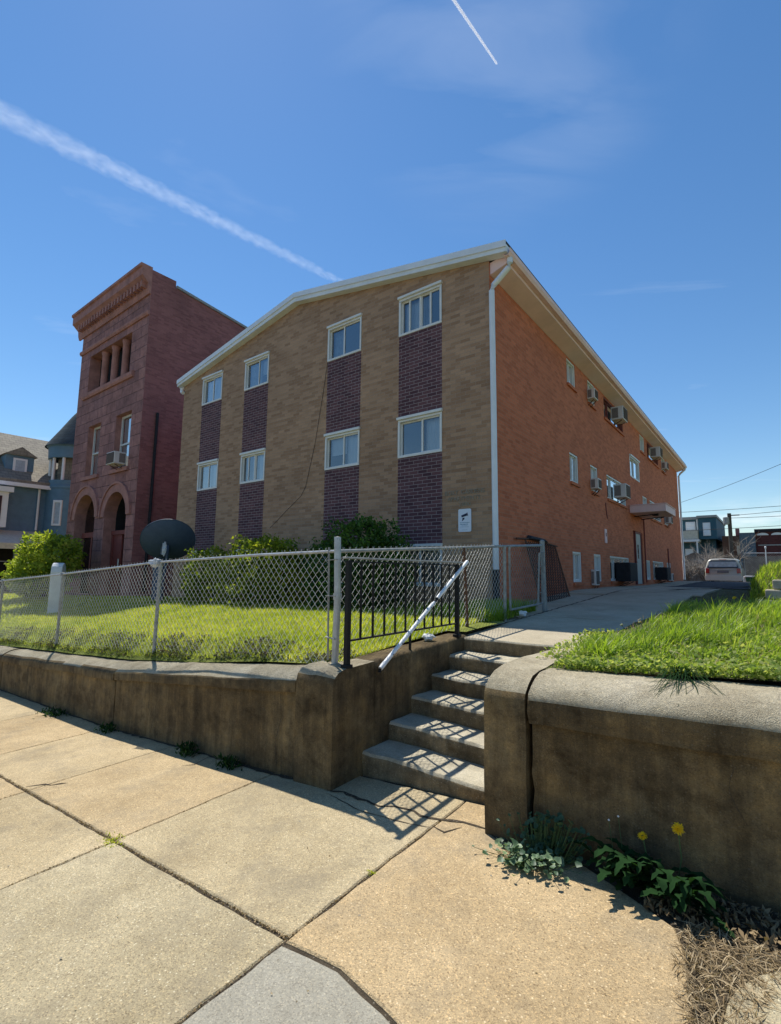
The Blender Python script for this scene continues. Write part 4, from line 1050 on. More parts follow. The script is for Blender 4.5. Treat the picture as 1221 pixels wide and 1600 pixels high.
# ------------------------------------------------------------------ chain link
def link_mesh(name, A, B, zb, zt, parent, mat='wire', pitch=.0425, r=.0019, barb=.0, off=None, sag=0.):
    """woven zig-zag wires between A and B (x,y); zb,zt functions of s in 0..1"""
    A = np.array(A, float); B = np.array(B, float); L = np.linalg.norm(B - A); d = (B - A) / L; nrm = np.array([-d[1], d[0]])
    n = int(L / pitch); segs = []
    P0 = []; P1 = []
    for i in range(n):
        s = (i + .5) * pitch; z0, z1 = zb(s / L), zt(s / L)
        k = max(2, int(round((z1 - z0) / pitch))); hz = (z1 - z0) / k
        ks = np.arange(k + 1); sg = np.where((ks + i) % 2 == 0, 1., -1.)
        ss = s + sg * pitch * .5 + sag * np.sin(ks * .9 + i * .37) * .004
        lat = sg * .002 + sag * .02 * math.sin(i * .11)
        xy = A[None] + d[None] * ss[:, None] + nrm[None] * lat[:, None]
        p = np.c_[xy, z0 + hz * ks]
        if off is not None: p = p + np.array([off(q[2], z0, z1) for q in p])
        P0.append(p[:-1]); P1.append(p[1:])
        if barb:
            e = p[-1]; P0.append(e[None]); P1.append((e + np.array([d[0] * sg[-1] * -.008, d[1] * sg[-1] * -.008, barb]))[None])
    P0 = np.vstack(P0); P1 = np.vstack(P1); D = P1 - P0; D /= np.linalg.norm(D, axis=1)[:, None]
    u = np.cross(D, np.array([nrm[0], nrm[1], 0.0])); u /= np.linalg.norm(u, axis=1)[:, None]; v = np.cross(D, u)
    m = len(P0); V = np.zeros((m, 8, 3))
    for j, (a, b) in enumerate(((1, 0), (0, 1), (-1, 0), (0, -1))):
        o_ = (u * a + v * b) * r; V[:, j] = P0 + o_ - D * r * .6; V[:, 4 + j] = P1 + o_ + D * r * .6
    base = (np.arange(m) * 8)[:, None, None]
    q = np.array([[0, 1, 5, 4], [1, 2, 6, 5], [2, 3, 7, 6], [3, 0, 4, 7]])[None] + base
    return mesh_np(name, V.reshape(-1, 3), q.reshape(-1, 4), M[mat], parent, smooth=True)

FT = [(-17.6, -.62), (-12.36, -.275), (-9.27, -.104), (-6.16, .085), (-4.2, .147), (-2.93, .165)]
YFN = 3.05
def yfn(x): return 3.05 + .12 * min(1, max(0, (-2.93 - x) / 2))
fn = thing('chain_link_fence', 'galvanised chain link fence along the top of the left retaining wall', 'fence', (-2.93, YFN, -.75))
XP = [-6.13, -9.25, -12.31, -15.4, -17.6]
m = MB(); m.tube([(x, yfn(x), interp(x, FT)) for x in lin(-17.6, -2.95, 40)], .014, 8); m.build('top_rail', M['galv'], fn, smooth=True)
for x in XP:
    m = MB(); m.tube([(x, yfn(x), zl(x, yfn(x)) - .15), (x + random.uniform(-.02, .02), yfn(x) + .01, interp(x, FT) - .01)], .023, 10)
    m.lathe([(.031, interp(x, FT) - .03), (.033, interp(x, FT) + .012), (.02, interp(x, FT) + .03), (0, interp(x, FT) + .034)], (x, yfn(x), 0), 10)
    m.build('post', M['galvold'], fn, smooth=True)
m = MB(); m.tube([(-2.93, YFN, -.80), (-2.915, YFN, -.22), (-2.93, YFN, .275)], .030, 12); m.tube([(-2.915, YFN, -.24), (-2.916, YFN, -.19)], .038, 12); m.lathe([(.031, .27), (.03, .285), (0, .29)], (-2.93, YFN, 0), 12)
m.build('corner_post', M['galv'], fn, smooth=True)
m = MB(); m.bar((-3.01, YFN, -.74), (-3.03, YFN, .20), .018, .006); m.build('tension_bar', M['galvold'], fn)
m = MB(); m.bar((-3.03, YFN - .02, .09), (-2.90, YFN - .035, .095), .022, .006); m.bar((-3.03, YFN - .02, -.21), (-2.90, YFN - .035, -.21), .022, .006); m.bar((-3.02, YFN - .02, -.55), (-2.90, YFN - .035, -.56), .022, .006); m.build('tension_bands', M['galvold'], fn)
link_mesh('wire_mesh', (-17.6, 3.17), (-4.93, 3.17), lambda s: zl(-17.6 + 12.67 * s, 3.17) + .0, lambda s: interp(-17.6 + 12.67 * s, FT) + .012, fn, barb=.02, sag=.5)
link_mesh('wire_mesh', (-4.93, 3.17), (-3.02, 3.055), lambda s: zl(-4.93 + 1.91 * s, 3.12) + .0, lambda s: interp(-4.93 + 1.91 * s, FT) + .012, fn, barb=.02, sag=.5)

FX = lambda y: -2.93 + (y - 3.05) * .0125
FS = lambda y: .165 + (y - 3.05) * .060
f2 = thing('chain_link_fence', 'chain link fence running back from the corner post beside the walkway to the brick house', 'fence', (-2.92, 4.6, -.7))
m = MB(); m.tube([(FX(y), y, FS(y)) for y in lin(3.06, 7.62, 12)], .0165, 8); m.build('top_rail', M['galvold'], f2, smooth=True)
for y, ln in ((5.25, -.10), (6.25, .0)):
    m = MB(); m.tube([(FX(y), y, zl(-2.96, y) - .12), (FX(y) + .01, y + ln, FS(y + ln) - .005)], .022, 8); m.build('post', M['rust'] if ln else M['galvold'], f2, smooth=True)
m = MB(); m.tube([(-2.87, 7.66, -.72), (-2.88, 7.64, .49)], .036, 12); m.lathe([(.038, .46), (.04, .50), (.02, .52), (0, .525)], (-2.88, 7.64, 0), 12); m.build('gate_post', M['galvold'], f2, smooth=True)
link_mesh('wire_mesh', (FX(3.08), 3.08), (FX(6.28), 6.28), lambda s: zl(-2.96, 3.08 + 3.2 * s) + .02, lambda s: FS(3.08 + 3.2 * s) + .01, f2, 'wire', barb=.022, sag=1.)
gt = thing('wire_gate', 'open chain link gate leaf in a pipe frame beside the house corner', 'gate', (-2.88, 7.0, -.6))
m = MB(); g = lambda y, z: (FX(y) + .02, y, z)
m.tube([g(6.38, -.50), g(6.38, .36), g(7.52, .42), g(7.52, -.46), g(6.38, -.50)], .017, 8); m.build('frame', M['galvold'], gt)
link_mesh('wire_mesh', (FX(6.4) + .02, 6.4), (FX(7.5) + .02, 7.5), lambda s: -.49 + .03 * s, lambda s: .35 + .05 * s, gt, 'galvold', sag=1.)
m = MB(); m.tube([(-2.84, 7.30, -.5), (-2.80, 7.30, .30), (-2.78, 7.45, .33), (-2.80, 7.45, -.45)], .014, 6); m.build('folded_frame', M['galvold'], gt)
m = MB(); m.bar((-2.87, 7.5, .1), (-2.87, 7.66, .1), .02, .012); m.bar((-2.87, 7.5, -.3), (-2.87, 7.66, -.3), .02, .012); m.build('hinge', M['galvold'], gt)
pn = thing('leaning_wire_panel', 'dark wire fence panel leaning against the red brick side wall', 'fence panel', (-3.5, 9.6, -.5))
lean = lambda z, z0, z1: np.array([-.38 * (z - z0) / (z1 - z0), .25 * (z - z0) / (z1 - z0), 0.])
link_mesh('wire_mesh', (-3.34, 8.75), (-3.34, 10.35), lambda s: -.52, lambda s: .60, pn, 'blackrough', pitch=.05, r=.006, off=lean)
m = MB(); m.tube([(-3.72, 8.6, .63), (-3.72, 9.3, .66), (-3.72, 10.75, .58)], .018, 6); m.tube([(-3.34, 8.75, -.52), (-3.72, 9.0, .63)], .016, 6); m.tube([(-3.34, 10.35, -.52), (-3.72, 10.6, .60)], .016, 6); m.build('frame', M['rust'], pn)
m = MB(); m.hexa([(-3.75, 9.1, .66), (-3.66, 9.15, .65), (-3.66, 10.1, .63), (-3.75, 10.2, .62), (-3.75, 9.2, .74), (-3.67, 9.2, .70), (-3.66, 9.9, .69), (-3.75, 10.0, .68)]); m.build('rolled_cloth', M['blackrough'], pn, bevel=.02)

# ------------------------------------------------------------------ iron railing and taped handrail
ir = thing('iron_railing', 'black iron railing with pickets on the stair wall', 'railing', (-2.74, 3.8, -.7))
XR = -2.735
for y, zb_ in ((2.985, -.77), (4.72, -.69)):
    m = MB(); m.box(XR - .021, XR + .021, y - .021, y + .021, zb_, .085); m.box(XR - .035, XR + .035, y - .035, y + .035, zb_, zb_ + .012 + .02); m.build('post', M['black'], ir, bevel=.003, seg=1)
m = MB(); m.bar((XR, 2.93, .105), (XR, 4.95, .105), .045, .016); m.build('top_rail', M['galvold'], ir, bevel=.003, seg=1)
m = MB(); m.bar((XR, 2.99, -.555), (XR, 4.72, -.545), .025, .014); m.bar((XR, 2.99, .075), (XR, 4.72, .075), .022, .012); m.build('bottom_rail', M['black'], ir)
for k in range(10):
    y = 2.985 + 1.735 * (k + 1) / 11
    m = MB(); m.box(XR - .0075, XR + .0075, y - .0075, y + .0075, -.55, .075); m.build('picket', M['black'], ir)
m = MB(); m.box(XR - .009, XR + .009, 3.84, 3.858, -.76, -.55); m.build('mid_leg', M['black'], ir)
a = Vector((-2.695, 4.88, .118)); b = Vector((-2.675, 3.335, -.812)); m = MB()
n = 60; ptsx = []; rs = []
for i in range(n + 1):
    t = i / n; ptsx.append(a.lerp(b, t)); rs.append(.0195 + .003 * noise.noise(Vector((t * 22, 0, 0))) if not .40 < t < .455 else .012)
m.tube(ptsx, rs, 10); hr = m.build('handrail', M['tape'], ir, smooth=True)
m = MB()
dv = (b - a).normalized()
for t in (.425, .50, .575, .655, .73, .81, .895):
    c = a.lerp(b, t); L = .035 if t == .425 else .005; e = Vector((0, .006, .0)) if t != .425 else Vector((0, 0, 0)); m.tube([c - dv * L - e, c + dv * L + e], .0222 if t != .425 else .0155, 10)
m.tube([b, b + Vector((-.0, -.01, -.03))], .014, 8)
m.build('black_band', M['black'], hr)
m = MB(); m.bar((XR, 3.40, -.80), (-2.68, 3.40, -.775), .012, .012); m.build('handrail_bracket', M['black'], ir)

# ------------------------------------------------------------------ satellite dish, stone marker
ds = thing('satellite_dish', 'big dark satellite dish on a post turned away from the street behind the fence', 'satellite dish', (-12.2, 6.4, -.75))
ctr = Vector((-12.02, 6.4, .66)); view = Vector((ctr.x, ctr.y, 0)).normalized()
axis = (view * .76 + Vector((0, 0, .65))).normalized()
Mq = axis.to_track_quat('Z', 'Y').to_matrix()
prof = [(.63 * k / 10, .20 * (k / 10) ** 2 - .10) for k in range(11)]; prof2 = [(.635, .105)] + [(.63 * k / 10, .20 * (k / 10) ** 2 - .085) for k in range(10, -1, -1)]
m = MB(); m.lathe(prof + prof2, ctr, 40, M=Mq); m.build('reflector', M['dish'], ds, smooth=True)
m = MB(); m.lathe([(.622, .098), (.648, .10), (.648, .118), (.622, .12), (.622, .098)], ctr, 40, M=Mq); m.build('rim', M['dish'], ds, smooth=True)
bk = ctr - axis * .12
m = MB(); m.tube([bk, bk - axis * .12 + Vector((0, 0, -.10)), (-12.02, 6.30, -.9)], .03, 8); m.box(-12.10, -11.94, 6.26, 6.36, .36, .60); m.build('mount', M['dish'], ds)
m = MB(); m.box(-12.75, -12.42, 6.42, 6.6, -1.1, .40); m.build('post', M['dish'], ds, bevel=.02)
mk = MB(); pf = [(-.26, -1.3), (.26, -1.3), (.27, -.1), (.22, .03), (.12, .10), (0, .125), (-.12, .10), (-.22, .03), (-.27, -.1)]
mk.prism(pf, lambda a, b, t: (-14.05 + (a * .86 + t * .5) * .8, 4.72 + (a * -.5 + t * .86) * .8, b), -.15, .15)
o = mk.build('stone_marker', M['marker'], None, bevel=.02, org=(-14.05, 4.72, -1.2)); tag(o, 'white round topped stone marker on the lawn before the lime bush', 'stone marker')

# plastic bags snagged and litter
def crumple(name, c, sx_, sy_, sz_, mat, label, cat, seed=0, n=9, parent=None):
    rr = random.Random(seed); vs = []; fs = []
    for j in range(n):
        for i in range(n):
            th = math.pi * j / (n - 1); ph = 2 * math.pi * i / n
            k = 1 + .55 * noise.noise(Vector((math.cos(ph) * 1.7 + seed, math.sin(ph) * 1.7, th * 1.3))) + rr.uniform(-.16, .16)
            vs.append((c[0] + sx_ * k * math.sin(th) * math.cos(ph), c[1] + sy_ * k * math.sin(th) * math.sin(ph), c[2] + sz_ * k * math.cos(th)))
    for j in range(n - 1):
        for i in range(n): fs.append((j * n + i, j * n + (i + 1) % n, (j + 1) * n + (i + 1) % n, (j + 1) * n + i))
    m = MB(); m.add(vs, fs); o = m.build(name, mat, parent, org=c)
    if parent is None: tag(o, label, cat)
    return o
gb = G('clear_plastic_film', (.62, .66, .70), .35, .5); tr = gb.n('ShaderNodeBsdfTransparent'); mxs = gb.n('ShaderNodeMixShader', {0: .45, 1: gb.b.outputs[0], 2: tr.outputs[0]}); gb.nt.links.new(mxs.outputs[0], gb.out.inputs['Surface']); M['film'] = gb.mat
crumple('plastic_bag', (-6.22, 3.15, .078), .10, .05, .055, M['film'], 'torn clear plastic bag snagged on top of a fence post before the dish', 'plastic bag', 3)
crumple('plastic_bag', (-11.80, 6.2, .50), .09, .04, .15, M['film'], 'grey plastic sheet hanging on the back of the satellite dish', 'plastic bag', 8)
crumple('crumpled_paper', (-2.86, 4.35, -.665), .07, .05, .03, M['white'], 'crumpled white paper behind the iron railing pickets', 'litter', 5)
crumple('crumpled_paper', (-2.90, 6.75, -.575), .12, .07, .05, M['white'], 'crumpled white paper by the shaded grass at the gate', 'litter', 6)

# ------------------------------------------------------------------ vegetation
def leaf_quads(C, size, nrm=None, aspect=.5, upbias=.3, tipdir=None):
    n = len(C)
    d = rng.normal(size=(n, 3)); d[:, 2] += upbias
    if tipdir is not None: d = d * .7 + tipdir
    d /= np.linalg.norm(d, axis=1)[:, None]
    h = rng.normal(size=(n, 3)) if nrm is None else nrm + .5 * rng.normal(size=(n, 3))
    w = np.cross(d, h); w /= np.linalg.norm(w, axis=1)[:, None] + 1e-9
    size = np.broadcast_to(size, (n,))[:, None]
    fold = np.cross(w, d) * size * .10
    V = np.stack([C - d * size * .5, C + w * size * aspect * .5 + fold, C + d * size * .5, C - w * size * aspect * .5 + fold], 1)
    F = np.arange(4 * n).reshape(n, 4)
    return V.reshape(-1, 3), F

def crown_points(blobs, n, shell=.72):
    P = []; W = np.array([b[3] * b[4] * b[5] for b in blobs]) ** .67; W = (W / W.sum() * n).astype(int)
    for b, k in zip(blobs, W):
        d = rng.normal(size=(k, 3)); d /= np.linalg.norm(d, axis=1)[:, None]
        r = shell + (1.06 - shell) * rng.random(k) ** .7
        k2 = rng.random(k) < .05; r = np.where(k2, 1.02 + .22 * rng.random(k), r)
        r *= 1 + .16 * np.sin(d[:, 0] * 7 + b[0] * 3) * np.sin(d[:, 1] * 6 + 1.3) + .10 * np.sin(d[:, 2] * 11 + b[1])
        P.append(np.array(b[:3]) + d * r[:, None] * np.array(b[3:6]))
    return np.vstack(P)

def shrub(name, label, cat, blobs, n, size, mat, base, stems=5, group=None, zmin=None, sc_=1.):
    base = tuple(q * sc_ for q in base); blobs0 = blobs
    t = thing(name, label, cat, base, group)
    P = crown_points(blobs, n) if sc_ == 1 else crown_points([tuple(q * sc_ for q in b) for b in blobs], n)
    if zmin is not None: P = P[P[:, 2] > zmin]
    k = len(P)
    V, F = leaf_quads(P, size * (.6 + .8 * rng.random(k)), aspect=.55)
    clump = np.array([noise.noise(Vector((p[0] * 3.2, p[1] * 3.2, p[2] * 3.2))) for p in P])
    rnd = np.clip(.45 + .55 * clump + .22 * rng.normal(size=k), 0, 1)
    mesh_np('foliage', V, F, M[mat], t, {'rnd': np.repeat(rnd, 4)})
    m = MB()
    for i in range(stems):
        b = tuple(q * sc_ for q in blobs[i % len(blobs)]); tip = Vector(b[:3]) + Vector((random.uniform(-.6, .6) * b[3], random.uniform(-.5, .5) * b[4], random.uniform(.1, .7) * b[5]))
        s0 = Vector(base) + Vector((random.uniform(-.15, .15), random.uniform(-.1, .1), -.08)); mid = s0.lerp(tip, .5) + Vector((random.uniform(-.1, .1), random.uniform(-.1, .1), .12))
        m.tube([s0, mid, tip], [.028, .018, .006], 6)
    m.build('stem', M['bark'], t)
    return t
GS = 'foundation shrubs along the tan brick front'
shrub('shrub', 'small rounded yellow green shrub nearest the satellite dish', 'shrub', [(-10.55, 6.75, -.05, .75, .55, .58), (-11.1, 6.8, -.2, .5, .45, .5), (-10.0, 6.7, -.2, .45, .45, .48), (-10.5, 6.7, -.5, .8, .5, .4)], 7500, .07, 'shrubB', (-10.5, 6.75, -.72), 6, GS, sc_=.95)
shrub('shrub', 'wide yellow green shrub in the middle of the front wall', 'shrub', [(-8.75, 6.75, .08, 1.0, .62, .66), (-9.5, 6.8, -.2, .6, .55, .55), (-7.9, 6.7, -.12, .75, .55, .52), (-8.2, 6.6, .15, .7, .5, .5), (-8.7, 6.6, -.45, 1.3, .6, .45)], 13000, .07, 'shrubB', (-8.7, 6.75, -.66), 8, GS, sc_=.95)
shrub('shrub', 'tall dark green shrub beside the dark brick stripe nearest the railing', 'shrub', [(-5.95, 6.8, .30, .85, .62, .66), (-6.6, 6.8, .0, .6, .55, .6), (-5.4, 6.75, .05, .62, .55, .60), (-6.0, 6.7, -.3, 1.0, .62, .5), (-5.9, 6.8, .52, .5, .4, .42)], 14000, .066, 'shrubA', (-6.0, 6.8, -.62), 8, GS, sc_=.96)
shrub('bush', 'lime green bush by the brownstone doorway', 'bush', [(-20.6, 6.5, .55, .95, .8, .7), (-21.4, 6.4, .05, .75, .7, .55), (-19.6, 6.6, .35, .8, .7, .7), (-22.0, 6.3, -.35, .7, .6, .5), (-20.8, 6.4, -.4, 1.4, .8, .65)], 9000, .13, 'shrubC', (-20.8, 6.5, -1.1), 7)

def blades(name, P, H, W, mat, kind='stuff', segs=2, lean=.35, rnd=None, wind=(.25, -.1)):
    n = len(P); az = rng.random(n) * 2 * math.pi
    u = np.c_[np.cos(az), np.sin(az), np.zeros(n)]; w = np.c_[-np.sin(az), np.cos(az), np.zeros(n)]
    L = (lean * (.3 + rng.random(n)))[:, None]; H = H[:, None]; W = W[:, None]
    wv = np.array([wind[0], wind[1], 0.])
    up = np.array([0, 0, 1.])
    rows = []
    for k in range(segs):
        t = k / segs
        c = P + up * H * (t - .25 * L * t * t) + (u + wv) * H * L * t * t
        rows += [c - w * W * (1 - .5 * t), c + w * W * (1 - .5 * t)]
    tip = P + up * H * (1 - .25 * L) + (u + wv) * H * L
    rows += [tip - w * W * .12, tip + w * W * .12]
    k = len(rows); V = np.stack(rows, 1).reshape(-1, 3)
    base = (np.arange(n) * k)[:, None, None]
    q = np.array([[2 * i, 2 * i + 1, 2 * i + 3, 2 * i + 2] for i in range(segs)])[None] + base
    rnd = rng.random(n) if rnd is None else rnd
    o = mesh_np(name, V, q.reshape(-1, 4), M[mat], None, {'rnd': np.repeat(rnd, k)})
    return tag(o, kind=kind)
def nz(P, f): return np.array([noise.noise(Vector((p[0] * f, p[1] * f, 1.7))) for p in P])
# mown front lawn
n = 150000
x = -2.98 - 11.5 * rng.random(n) ** 1.25; y = 3.12 + 4.55 * rng.random(n)
k = ~((x > -3.75) & (y > 6.55)) ; x, y = x[k], y[k]
P = np.c_[x, y, np.zeros(len(x))]; P[:, 2] = [zl(a, b) - .005 for a, b in zip(x, y)]
c = nz(P, 1.1); c2 = nz(P, 5.)
blades('lawn_grass', P, .045 + .03 * rng.random(len(P)) + .03 * np.clip(c2, 0, 1), .0028 + .0022 * rng.random(len(P)), 'grass', segs=1, lean=.7, rnd=np.clip(.5 + .4 * c + .35 * c2 + .25 * rng.normal(size=len(P)), 0, 1))
n = 26000
x = -14. - 16 * rng.random(n); y = 3.12 + 4.6 * rng.random(n); P = np.c_[x, y, [zl(a, b) for a, b in zip(x, y)]]
blades('lawn_grass', P, .06 + .04 * rng.random(n), .009 + .006 * rng.random(n), 'grass', segs=1, lean=.7)
n = 9000
x = np.r_[-2.98 - 9 * rng.random(n // 2), -1.1 + 3.6 * rng.random(n - n // 2)]; y = np.r_[3.15 + 4 * rng.random(n // 2), 3.25 + 4.5 * rng.random(n - n // 2)]
P = np.c_[x, y, [(zl(a, b) if a < -2.9 else zr(a, b)) + .012 + .05 * random.random() for a, b in zip(x, y)]]
V, F = leaf_quads(P, .04 + .07 * rng.random(n), nrm=np.tile([0, 0, 1.], (n, 1)), aspect=.05, upbias=.3)
tag(mesh_np('dead_grass', V, F, M['straw'], None, {'rnd': np.repeat(rng.random(n), 4)}), kind='stuff')
# grit and moss caught in the slab joints
JP = []
for _ in range(2600):
    if random.random() < .55: x = -8 + 6.3 * random.random(); y = 1.58 + random.gauss(0, .006)
    else: x = random.choice((-1.76, -3.38, -4.95, -6.45)) + random.gauss(0, .004); y = .6 + 2.2 * random.random()
    JP.append((x, y, zs(x, y) - .006 + .006 * random.random()))
JP = np.array(JP); V, F = leaf_quads(JP, .006 + .010 * rng.random(len(JP)), nrm=np.tile([0, 0, 1.], (len(JP), 1)), aspect=.7, upbias=.1)
tag(mesh_np('joint_grit', V, F, M['straw'], None, {'rnd': np.repeat(.55 * rng.random(len(JP)), 4)}), kind='stuff')
# taller grass by the gate and along the side wall
n = 5000
x = -3.72 + .85 * rng.random(n) ; y = 5.7 + 1.2 * rng.random(n); P = np.c_[x, y, [zl(max(a, -3.) if False else a, b) - .02 for a, b in zip(x, y)]]
x2 = -3.72 + .7 * rng.random(2500); y2 = 6.9 + .8 * rng.random(2500); P = np.vstack([P, np.c_[x2, y2, np.full(2500, -.60)]])
blades('tall_grass', P, .09 + .14 * rng.random(len(P)), .003 + .002 * rng.random(len(P)), 'lgrass', lean=.5)
# long grass on the right bank
n = 62000
x = -1.30 + 4.6 * rng.random(n) ** 1.1; y = 3.16 + 6.2 * rng.random(n) ** 1.35
k = ~((x < -1.17) & (y < 4.9)) ; gap_ = nz(np.c_[x, y], 8.) + .5 * nz(np.c_[x, y], 3.) ; k &= (gap_ > -.16) | (rng.random(len(x)) < .25); k &= ~((x < -.95 - .03 * (y - 5)) & (y > 4.3)); x, y = x[k], y[k]
P = np.c_[x, y, [zr(a, b) - .005 for a, b in zip(x, y)]]
c = nz(P, 1.6); c2 = nz(P, .6)
H = .04 + .06 * rng.random(len(P)) + .12 * np.clip(c + .2, 0, 1) * (.4 + rng.random(len(P))) + .06 * np.clip((x - .2) / 1.5, 0, 1)
H *= np.clip((y - 3.05) / .5, .35, 1) * np.clip((9.9 - y) / 2.6, .3, 1)
blades('long_grass', P, H, .0022 + .0022 * rng.random(len(P)), 'lgrass', segs=3, lean=.55, rnd=np.clip(.42 + .38 * c2 + .45 * nz(P, 4.5) + .24 * rng.normal(size=len(P)), 0, 1))
T = [(-1.0 + 3.6 * rng.random(), 3.5 + 4.2 * rng.random() ** 1.2) for _ in range(150)]; TP = []; TH = []; TR = []
for (a, b) in T:
    k = int(20 + 50 * rng.random()); h = .10 + .16 * rng.random(); v = rng.random()
    if a < -.9 and b > 4.2: continue
    for _ in range(k):
        q = (a + .035 * rng.normal(), b + .035 * rng.normal()); TP.append((q[0], q[1], zr(*q) - .01)); TH.append(h * (.6 + .6 * rng.random()) * min(1, max(.35, (9.6 - b) / 2.6))); TR.append(np.clip(v * .6 + .15 * rng.normal(), 0, 1))
blades('long_grass', np.array(TP), np.array(TH), .0024 + .002 * rng.random(len(TP)), 'lgrass', segs=4, lean=.9, rnd=np.array(TR))
n = 26000
x = -.55 + 5 * rng.random(n); y = 9.7 + 9 * rng.random(n) ** 1.4; P = np.c_[x, y, [zr(a, b) for a, b in zip(x, y)]]
k = x > -.35; P = P[k]
blades('long_grass', P, .08 + .12 * rng.random(len(P)), .006 + .004 * rng.random(len(P)), 'lgrass', segs=2, lean=.5)
# broad low leaves between the blades at the wall edge
n = 15000
x = -1.35 + 3.6 * rng.random(n); y = 3.13 + 1.5 * rng.random(n) ** 1.7
k = ~((x < -1.12) & (y < 3.35 + .4 * rng.random(n))); x, y = x[k], y[k]
P = np.c_[x, y, [zr(a, b) + .01 + .05 * random.random() for a, b in zip(x, y)]]
V, F = leaf_quads(P, .016 + .022 * rng.random(len(P)), nrm=np.tile([0, 0, 1.], (len(P), 1)), aspect=.8, upbias=.15)
tag(mesh_np('ground_cover', V, F, M['clover'], None, {'rnd': np.repeat(rng.random(len(P)), 4)}), kind='stuff')
# purple dead nettles and weeds along the fence foot
PV = []; PR_ = []
for i in range(1500):
    x = -3.0 - 10.5 * random.random() ** 1.3; cl = noise.noise(Vector((x * 1.3, 0, 4)))
    if cl < -.15 and random.random() < .8: continue
    y = 3.10 + .34 * random.random() ** 1.4; z = zl(x, y); h = (.02 + .055 * random.random()) * (1 + .9 * cl)
    for q in range(int(7 + h * 70)):
        t = random.random(); sp = .028 * (1.1 - .6 * t)
        PV.append((x + random.gauss(0, sp), y + random.gauss(0, sp), z + h * t)); PR_.append(np.clip((1 - t) * .8 + random.gauss(0, .15), 0, 1))
PV = np.array(PV); V, F = leaf_quads(PV, .016 + .016 * rng.random(len(PV)), nrm=np.tile([0, 0, 1.], (len(PV), 1)), aspect=.8, upbias=-.1)
tag(mesh_np('dead_nettle', V, F, M['nettle'], None, {'rnd': np.repeat(np.array(PR_), 4)}), kind='stuff')

def weed(name, label, cat, base, n, spread, h, mat, size, group=None, aspect=.35):
    t = thing(name, label, cat, base, group)
    P = np.c_[base[0] + spread * .5 * rng.normal(size=n), base[1] + spread * .28 * rng.normal(size=n), base[2] + h * rng.random(n) ** 1.3]
    P[:, 1] = np.minimum(P[:, 1], 2.80 if base[1] < 3 else 99)
    td = P - np.array([base[0], base[1] , base[2] - h * .4]); td /= np.linalg.norm(td, axis=1)[:, None]
    V, F = leaf_quads(P, size * (.6 + .8 * rng.random(n)), aspect=aspect, tipdir=td)
    mesh_np('leaf_cluster', V, F, M[mat], t, {'rnd': np.repeat(rng.random(n), 4)})
    return t
GW = 'weeds at the foot of the left wall'
weed('weed', 'flat green weed at the wall foot farthest left', 'weed', (-7.75, 2.72, zs(-7.75, 2.72)), 160, .28, .06, 'weed', .05, GW)
weed('weed', 'small green weed at the vertical joint of the wall', 'weed', (-6.25, 2.74, zs(-6.25, 2.74)), 120, .16, .09, 'weed', .05, GW)
weed('weed', 'dark green weed tuft at the wall foot beside the sidewalk joint', 'weed', (-4.55, 2.74, zs(-4.55, 2.74)), 160, .13, .09, 'weed', .05, GW)
weed('weed', 'green weed tuft at the wall foot nearest the left pier', 'weed', (-3.88, 2.74, zs(-3.88, 2.74)), 150, .12, .08, 'weed', .05, GW)
weed('moss', 'tiny green moss tuft in the crossing of the sidewalk joints', 'moss', (-3.38, 1.58, zs(-3.38, 1.58) - .01), 260, .10, .015, 'grass', .018)
weed('moss', 'tiny yellow moss tuft in the long sidewalk joint', 'moss', (-1.765, 2.15, zs(-1.765, 2.15) - .01), 60, .03, .015, 'grass', .014)

# mallow at the right pier: small rounded leaves on short stalks
ml = thing('mallow_plant', 'low mallow weed with pale round leaves at the foot of the right pier', 'plant', (-1.1, 2.66, -1.5))
m = MB(); VV = []; FF_ = []; RR = []
def roundleaf(c, r, nrm, V, Fs, Rr, val):
    nrm = Vector(nrm).normalized(); a = nrm.orthogonal().normalized(); a.rotate(Matrix.Rotation(random.random() * 6.28, 3, nrm)); b = nrm.cross(a); c = Vector(c); k = len(V)
    V.append(c - nrm * r * .25); Rr.append(val * .6)
    for i in range(8):
        th = 2 * math.pi * i / 8; rr = r * (1 + .13 * (-1) ** i) * (.55 if i == 0 else 1); V.append(c + (a * math.cos(th) + b * math.sin(th)) * rr + nrm * random.uniform(-.1, .1) * r); Rr.append(val)
    for i in range(8): Fs.append((k, k + 1 + i, k + 1 + (i + 1) % 8))
for i in range(420):
    t = random.random()
    if i < 190: x, y, h = random.gauss(-1.09, .10), 2.60 + random.gauss(0, .05), .02 + .07 * random.random()
    else: x, y, h = random.gauss(-1.04, .095), 2.735 + random.gauss(0, .022), .03 + .19 * random.random() ** 1.5
    y = min(y, 2.785); z = zs(x, y) + h
    pale = .4 + .55 * random.random() if i < 130 else .1 + .3 * random.random()  # sun and shade put into the colour: outer leaves paler, wall-side darker
    roundleaf((x, y, z), .008 + .011 * random.random(), (random.gauss(0, .45), random.gauss(-.2, .45), 1), VV, FF_, RR, pale)
    m.tube([(x * .6 - 1.08 * .4, y * .5 + 2.7 * .5, zs(x, y) + .003), (x, y, z - .004)], .0014, 3, cap=False)
mesh_np('leaf_cluster', [tuple(v) for v in VV], FF_, M['mallow'], ml, {'rnd': RR})
m.build('stalk', M['stem'], ml)
